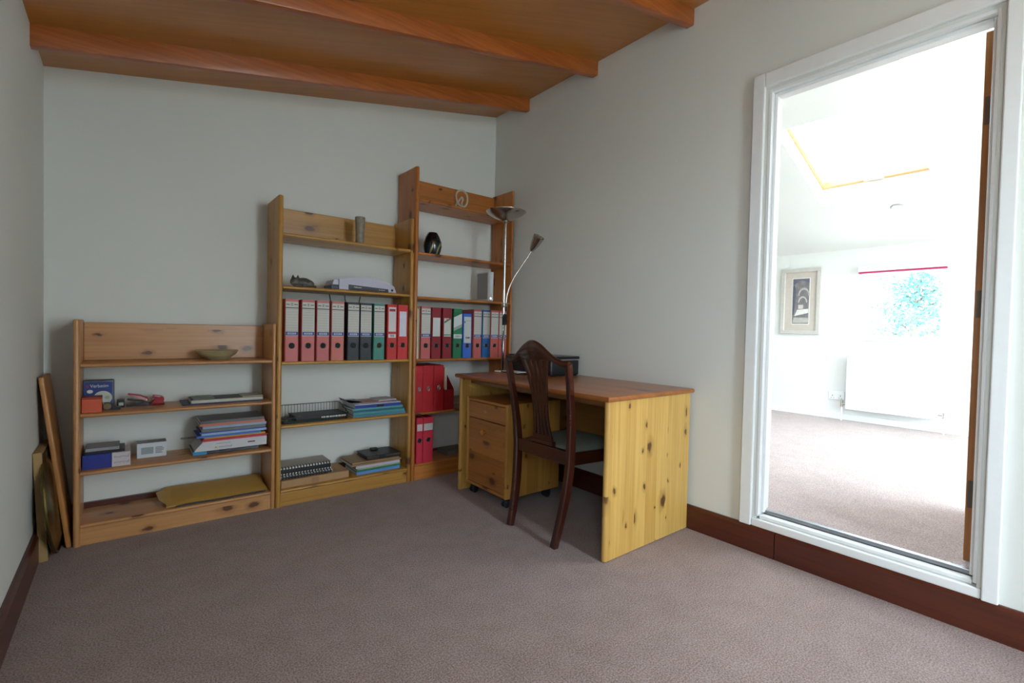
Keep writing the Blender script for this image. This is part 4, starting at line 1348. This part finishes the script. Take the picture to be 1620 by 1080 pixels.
bm = bx(-2.564, -2.560, -.285, -.085, .022, .36)
lean(bm, radians(-2.4), (-2.567, 0, 0))
obj('backing', bm, card('brown_board', (96, 76, 56)), t)
bm = lathe(B(), [(0, .016), (.15, .016), (.185, .006), (.205, -.002), (.222, -.004), (.224, 0), (.206, .004), (.19, .011), (.155, .0195), (0, .0195)], (-2.547, -.252, .2245), 48, (1, 0, 0))
lean(bm, radians(-5.2), (-2.547, 0, 0))
tube(bm, [(-2.547 - .2245 * sin(radians(5.2)) * (1 + cos(2 * pi * k / 48)) + .001, -.252 + .219 * sin(2 * pi * k / 48), .2245 + .219 * cos(2 * pi * k / 48)) for k in range(48)], .0075, 8, closed=True)
obj('brass_tray', bm, M_brass, smooth=40, label='large round tarnished brass tray leaning by the left wall', cat='tray')

# ------------------------------------------------------------------ desk
Pd = pine('desk_pine_z', (214, 174, 96), (186, 140, 64), 'z', .62)
Pdy = pine('desk_top_pine_y', (172, 106, 50), (144, 82, 36), 'y', .25, .28)
Pdyy = pine('desk_pine_y', (150, 104, 50), (126, 82, 36), 'y', .4)
t = thing('desk', 'pine writing desk with orange brown top and solid end panels', 'desk', (-.35, -1.18, 0))
def slabtop(x0, x1, y0, y1, z0, z1, r):
    bm = bx(x0, x1, y0, y1, z0, z1)
    es = [e for e in bm.edges if abs(e.verts[0].co.z - e.verts[1].co.z) < 1e-6]
    bmesh.ops.bevel(bm, geom=es, offset=r, segments=4, affect='EDGES', profile=.5)
    es = [e for e in bm.edges if abs(e.verts[0].co.z - e.verts[1].co.z) > .004]
    return bm
obj('desk_top', slabtop(-.692, -.004, -1.798, -.553, .711, .735, .0105), Pdy, t, smooth=40)
def endpanel(y0, y1):
    r = (y1 - y0) / 2
    prof = [(-.021, y0), (-.021, y1), (-.675 + r, y1)] + [(-.675 + r - r * sin(q * pi / 8), (y0 + y1) / 2 + r * cos(q * pi / 8)) for q in range(1, 8)] + [(-.675 + r, y0)]
    return prism(B(), prof, 'z', 0.004, .7108)
for a, b_ in ((-1.784, -1.757), (-.604, -.577)):
    obj('end_panel', endpanel(a, b_), Pd, t, smooth=40)
for y in (-1.77, -.59):
    for x in (-.63, -.07):
        obj('glide', lathe(B(), [(0, 0), (.01, 0), (.01, .0041), (0, .0041)], (x, y, 0), 10), M_black, t)
obj('modesty_panel', bx(-.118, -.1, -1.7565, -.6045, .36, .7105), Pdyy, t)
obj('top_rail', bx(-.60, -.58, -1.7565, -.6045, .675, .7105), Pdyy, t)

# mobile pedestal
Pp = pine('pedestal_pine_z', (196, 146, 70), (166, 112, 48), 'z', .45)
Ppy = pine('pedestal_pine_y', (186, 124, 58), (156, 94, 40), 'y', .5)
t = thing('mobile_pedestal', 'pine drawer pedestal on castors under the desk', 'drawers', (-.45, -.84, 0))
px0, px1, py0, py1, pz0, pz1 = -.655, -.24, -1.048, -.637, .062, .597
w = .02
def rpanel(y0, y1):
    r = (y1 - y0) / 2
    prof = [(px1, y0), (px1, y1), (px0 + r, y1)] + [(px0 + r - r * sin(q * pi / 6), (y0 + y1) / 2 + r * cos(q * pi / 6)) for q in range(1, 6)] + [(px0 + r, y0)]
    return prism(B(), prof, 'z', pz0, pz1)
obj('side_panel', rpanel(py0, py0 + w), Pp, t, smooth=40)
obj('side_panel', rpanel(py1 - w, py1), Pp, t, smooth=40)
obj('top_panel', bx(px0 + .002, px1, py0 + w + .0003, py1 - w - .0003, pz1 - .018, pz1 - .001, bev=.005), Ppy, t, smooth=40)
obj('bottom_panel', bx(px0 + .004, px1, py0 + w + .0003, py1 - w - .0003, pz0 + .001, pz0 + .018), Ppy, t)
obj('back_panel', bx(px1 - .012, px1 - .001, py0 + w + .0003, py1 - w - .0003, pz0 + .0183, pz1 - .0183), Ppy, t)
fy0, fy1 = py0 + w + .003, py1 - w - .003
dr = obj('drawer_front', bx(px0 + .008, px0 + .028, fy0, fy1, .478, pz1 - .022, bev=.0025), Ppy, t)
obj('drawer_box', bx(px0 + .0282, px1 - .03, fy0 + .015, fy1 - .015, .485, .555), Ppy, dr)
ld = obj('file_drawer_front', bx(px0 + .008, px0 + .028, fy0, fy1, pz0 + .021, .472, bev=.0025), Ppy, t)
obj('drawer_box', bx(px0 + .0282, px1 - .03, fy0 + .015, fy1 - .015, pz0 + .03, .40), Ppy, ld)
ym = (fy0 + fy1) / 2 + .012
bm = lathe(B(), [(0, 0), (.008, 0), (.008, .002), (0, .0022)], (px0 + .008, ym, .527), 14, (-1, 0, 0))
for s in (-1, 1):
    tube(bm, [(px0 + .0065, ym + s * .011 + .005 * cos(2 * pi * k / 12), .527 + .005 * sin(2 * pi * k / 12)) for k in range(12)], .0014, 5, closed=True)
obj('lock', bm, plain('tarnished_brass_lock', (190, 176, 120), .3, .8), dr, smooth=50)
obj('knob', lathe(B(), [(.008, 0), (.008, .010), (.016, .016), (.0185, .024), (.016, .031), (.009, .034), (0, .0345)], (px0 + .008, ym, .405), 20, (-1, 0, 0)), pine('knob_pine', (206, 136, 60), (176, 104, 44), 'x', .05, .25), ld, smooth=60)
for x in (px0 + .05, px1 - .05):
    for y in (py0 + .045, py1 - .045):
        c_ = obj('castor', tube(B(), [(x, y, .045), (x, y, .063)], .009, 10), M_steel, t)
        for s in (-.012, .012):
            obj('wheel', lathe(B(), [(0, -.007), (.016, -.007), (.0225, -.004), (.0225, .004), (.016, .007), (0, .007)], (x - .01, y + s, .0226), 18, (0, 1, 0)), plain('navy_black_castor', (28, 32, 40), .4), c_, smooth=40)
        obj('hood', bx(x - .028, x + .012, y - .021, y + .021, .036, .0458, bev=.006), plain('navy_black_castor', (28, 32, 40)), c_)

# ------------------------------------------------------------------ printer on the desk
z = .735
t = thing('printer', 'black inkjet printer on the desk against the wall', 'printer', (-.17, -.8, z))
M_pr = plain('printer_black', (24, 27, 32), .3, var=.08)
obj('body', bx(-.285, -.035, -1.005, -.59, z + .004, z + .100, bev=.010, seg=3), M_pr, t, smooth=40)
obj('silver_trim', bx(-.286, -.034, -1.0055, -.5895, z + .1002, z + .1045), plain('silver_trim', (180, 184, 188), .3, .6), t)
obj('scanner_lid', bx(-.287, -.033, -1.008, -.587, z + .1047, z + .124, bev=.006, seg=3), M_pr, t, smooth=40)
obj('control_panel', bx(-.2875, -.2855, -.95, -.82, z + .055, z + .095, bev=.0008), plain('panel_gloss', (12, 14, 18), .12), t)
obj('output_slot', bx(-.2865, -.2845, -.80, -.61, z + .018, z + .05), M_dark, t)
obj('output_tray', bx(-.375, -.286, -.79, -.62, z + .003, z + .0075, bev=.001), M_black, t)
for y in (-.99, -.605):
    obj('foot', bx(-.27, -.05, y - .008, y + .008, z, z + .0041), M_black, t)
bm = B()
for k in range(4):
    bm2 = bx(-.372 + .003 * k, -.29, -.785 + .004 * k, -.625 + .002 * k, z + .0078 + .0016 * k, z + .0090 + .0016 * k)
    me = bpy.data.meshes.new('t'); bm2.to_mesh(me); bm2.free(); bm.from_mesh(me); bpy.data.meshes.remove(me)
obj('printed_sheets', bm, M_paper, label='white printed sheets lying in the printer tray', cat='papers')
obj('pen', tube(B(), [(-.38, -.562, z + .0052), (-.37, -.612, z + .0052), (-.368, -.618, z + .0045)], [.005, .005, .002], 8), M_paper, smooth=50, label='white pen lying on the desk near the printer tray', cat='pen')

# ------------------------------------------------------------------ floor lamp
t = thing('floor_lamp', 'brushed steel uplighter floor lamp with reading arm behind the desk', 'lamp', (-.25, -.475, 0))
lx, ly = -.25, -.475
LB = (-.25, -.43)
obj('base', lathe(B(), [(0, 0), (.095, 0), (.098, .006), (.092, .016), (.045, .024), (.016, .03), (0, .03)], (lx, ly, 0), 32), M_steel, t, smooth=40)
obj('pole', tube(B(), [(lx, ly, .025), (lx, ly, .6), (lx, ly, 1.2), (lx, ly, 1.79)], .0095, 12), M_steel2, t, smooth=60)
obj('dish', lathe(B(), [(0, 0), (.02, 0), (.042, .005), (.082, .022), (.12, .044), (.141, .061), (.1415, .064), (.138, .063), (.117, .048), (.080, .027), (.042, .010), (0, .006)], (lx, ly, 1.778), 40), M_steel, t, smooth=50)
obj('dish_collar', lathe(B(), [(.0095, 0), (.016, .004), (.020, .02), (.0095, .02)], (lx, ly, 1.76), 16), M_steel2, t, smooth=50)
gp = spline([(lx + .016, -.478, 1.20), (lx + .022, -.485, 1.27), (-.205, -.505, 1.36), (-.165, -.54, 1.45), (-.115, -.575, 1.545), (-.10, -.586, 1.584)], 8)
obj('reading_arm', tube(B(), gp, .0052, 10), M_steel2, t, smooth=60)
ax = Vector((.004, -.072, .088)).normalized()
obj('reading_shade', lathe(B(), [(.0, -.004), (.012, -.004), (.019, .010), (.031, .05), (.039, .105), (.0395, .11), (.037, .11), (.029, .055), (.016, .014), (0, .008)], (-.10, -.586, 1.58), 28, ax), M_steel, t, smooth=50)
obj('joint', bx(lx - .012, lx + .024, -.49, -.46, 1.175, 1.205, bev=.006, seg=3), M_steel, t, smooth=40)
obj('cord', tube(B(), spline([(lx + .014, -.491, 1.18), (lx + .012, -.494, 1.12), (lx - .004, -.492, 1.05), (lx - .012, -.488, .9), (lx - .010, -.489, .6), (lx - .012, -.488, .2), (lx - .012, -.49, .03)], 8), .0032, 6), M_black, t, smooth=60)
sw = prism(B(), [(-.022, 1.052), (.004, 1.052), (.010, 1.075), (.006, 1.125), (-.008, 1.13), (-.022, 1.105)], 'y', -.504, -.488)
for v in sw.verts: v.co.x += lx
obj('cord_switch', sw, M_black, t)

# ------------------------------------------------------------------ dining chair at the desk
t = thing('dining_chair', 'dark mahogany shield-shaped back chair with grey seat at the desk', 'chair', (-.52, -1.38, 0))


def ribbon(bm, pts, hw, hd, wdir):
    """rectangular-section bar along pts; hw half width along wdir, hd half depth"""
    pts = [Vector(p) for p in pts]
    n_ = len(pts)
    rings = []
    for i, p in enumerate(pts):
        tg = (pts[min(i + 1, n_ - 1)] - pts[max(i - 1, 0)]).normalized()
        wd = Vector(wdir)
        wd = (wd - tg * wd.dot(tg)).normalized()
        dd = tg.cross(wd)
        a = hw[i] if isinstance(hw, (list, tuple)) else hw
        d = hd[i] if isinstance(hd, (list, tuple)) else hd
        c = min(a, d) * .35
        prof = [(a, d - c), (a - c, d), (-a + c, d), (-a, d - c), (-a, -d + c), (-a + c, -d), (a - c, -d), (a, -d + c)]
        rings.append([bm.verts.new(p + wd * u + dd * v) for u, v in prof])
    for A, C in zip(rings, rings[1:]):
        for k in range(8):
            bm.faces.new((A[k], A[(k + 1) % 8], C[(k + 1) % 8], C[k]))
    bm.faces.new(rings[0][::-1])
    bm.faces.new(rings[-1])
    return bm


LP = [(-.748, -1.212, 0.0), (-.727, -1.208, .09), (-.705, -1.202, .22), (-.690, -1.192, .40), (-.690, -1.184, .49), (-.700, -1.181, .58), (-.735, -1.187, .73), (-.778, -1.200, .872)]
RP = [(-.748, -1.540, 0.0), (-.725, -1.556, .13), (-.705, -1.568, .25), (-.690, -1.574, .38), (-.690, -1.578, .49), (-.700, -1.585, .62), (-.735, -1.606, .765), (-.778, -1.636, .872)]
for P in (LP, RP):
    pts = spline(P, 6)
    n_ = len(pts)
    hw = [.0175 - .004 * (i / n_) for i in range(n_)]
    hd = [.0165 + .006 * sin(pi * min(1, i / n_ * 1.2)) for i in range(n_)]
    obj('back_leg', ribbon(B(), pts, hw, hd, (0, 1, 0)), M_mahog, t, smooth=35)
# crest rail: camel-back curve from post to post
yc = [-1.192, -1.235, -1.262, -1.290, -1.320, -1.357, -1.391, -1.430, -1.470, -1.510, -1.550, -1.595, -1.640]
zt_ = [.897, .891, .894, .914, .938, .962, .972, .968, .950, .924, .902, .887, .884]
zb_ = [.856, .857, .862, .872, .886, .878, .874, .876, .884, .886, .872, .858, .850]
bm = B()
rings = []
cp = spline([(y, a, b_) for y, a, b_ in zip(yc, zt_, zb_)], 4)
for v in cp:
    y, a, b_ = v
    u = (y + 1.416) / .224
    x = -.792 + .012 * u * u
    h = a - b_
    prof = [(-.012, b_ + .004), (-.008, b_), (.008, b_), (.012, b_ + .005), (.011, a - .012), (.006, a - .003), (-.002, a), (-.009, a - .004), (-.013, a - .014)]
    rings.append([bm.verts.new((x + .004 + px, y, pz)) for px, pz in prof])
for A, C in zip(rings, rings[1:]):
    for k in range(9):
        bm.faces.new((A[k], A[(k + 1) % 9], C[(k + 1) % 9], C[k]))
bm.faces.new(rings[0]); bm.faces.new(rings[-1][::-1])
obj('crest_rail', bm, M_mahog, t, smooth=50)
# pierced splat: flaring ribs, a solid waist and shoe
zs = [.470, .50, .554, .60, .668, .70, .757, .82, .879, .90]
xl = [-.688, -.690, -.699, -.707, -.718, -.724, -.739, -.757, -.778, -.786]
yl = [-1.312, -1.318, -1.326, -1.332, -1.336, -1.335, -1.330, -1.322, -1.303, -1.296]
yr = [-1.456, -1.448, -1.438, -1.436, -1.440, -1.445, -1.459, -1.477, -1.503, -1.512]
sp = t
def srow(k, u): return (xl[k], yl[k] + (yr[k] - yl[k]) * u, zs[k])
for j in range(5):
    u = .075 + .85 * j / 4
    pts = spline([srow(k, u) for k in range(len(zs))], 4)
    wid = [abs(yr[0] - yl[0])] 
    hw = [(.0095 if 4 <= i / 4 <= 9 else .0085) + .0022 * (i / len(pts)) for i in range(len(pts))]
    obj('splat_rib', ribbon(B(), pts, hw, .006, (0, 1, 0)), M_mahog, t, smooth=35)
def solid(ks, n='splat_panel'):
    bm = B()
    f_, b_ = [], []
    pts = [(xl[k] , yl[k], zs[k]) for k in ks] + [(xl[k], yr[k], zs[k]) for k in reversed(ks)]
    va = [bm.verts.new((x - .0065, y, z_)) for x, y, z_ in pts]
    vb = [bm.verts.new((x + .0065, y, z_)) for x, y, z_ in pts]
    m_ = len(ks)
    for i in range(m_ - 1):
        o_ = 2 * m_ - 1 - i
        bm.faces.new((va[i], va[i + 1], va[o_ - 1], va[o_]))
        bm.faces.new((vb[i], vb[o_], vb[o_ - 1], vb[i + 1]))
    for i in range(2 * m_):
        i2 = (i + 1) % (2 * m_)
        bm.faces.new((va[i], vb[i], vb[i2], va[i2]))
    obj(n, bm, M_mahog, t)
solid([4, 5], 'splat_waist')
solid([8, 9], 'splat_top')
solid([0, 1], 'splat_base')
obj('back_seat_rail', bx(-.703, -.675, -1.565, -1.205, .385, .452, bev=.004), M_mahog, t)
obj('splat_shoe', bx(-.700, -.672, -1.462, -1.306, .4525, .474, bev=.005), M_mahog, t)
def siderail(ya, yb):
    bm = B()
    ribbon(bm, [(-.676, ya, .412), (-.27, yb, .412)], .011, .030, (0, 1, 0))
    return bm
obj('side_rail', siderail(-1.205, -1.15), M_mahog, t)
obj('side_rail', siderail(-1.566, -1.62), M_mahog, t)
obj('front_rail', bx(-.284, -.258, -1.625, -1.145, .382, .442, bev=.004), M_mahog, t)
for y in (-1.145, -1.625):
    obj('front_leg', ribbon(B(), [(-.262, y, 0), (-.264, y, .2), (-.266, y, .445)], [.013, .017, .021], [.013, .017, .021], (0, 1, 0)), M_mahog, t)
# drop-in seat
bm = B()
nx, ny = 14, 14
g_ = {}
for s in (0, 1):
    for i in range(nx + 1):
        for j in range(ny + 1):
            u, v = i / nx, j / ny
            x = -.672 + .385 * u
            hwid = .172 + .05 * u
            y = -1.385 + hwid * (2 * v - 1)
            pf_ = (max(0, sin(pi * u)) ** .35) * (max(0, sin(pi * v)) ** .35)
            g_[s, i, j] = bm.verts.new((x, y, .432 + (.004 + .036 * pf_ if s else 0)))
for s in (0, 1):
    for i in range(nx):
        for j in range(ny):
            q = [g_[s, i, j], g_[s, i + 1, j], g_[s, i + 1, j + 1], g_[s, i, j + 1]]
            bm.faces.new(q if s else q[::-1])
ring_ = [(i, 0) for i in range(nx)] + [(nx, j) for j in range(ny)] + [(i, ny) for i in range(nx, 0, -1)] + [(0, j) for j in range(ny, 0, -1)]
for (a, b_), (c_, d_) in zip(ring_, ring_[1:] + ring_[:1]):
    bm.faces.new((g_[0, a, b_], g_[0, c_, d_], g_[1, c_, d_], g_[1, a, b_]))
obj('seat_pad', bm, plain('grey_green_fabric', (112, 118, 108), .9, var=.08, scale=300), t, smooth=70)
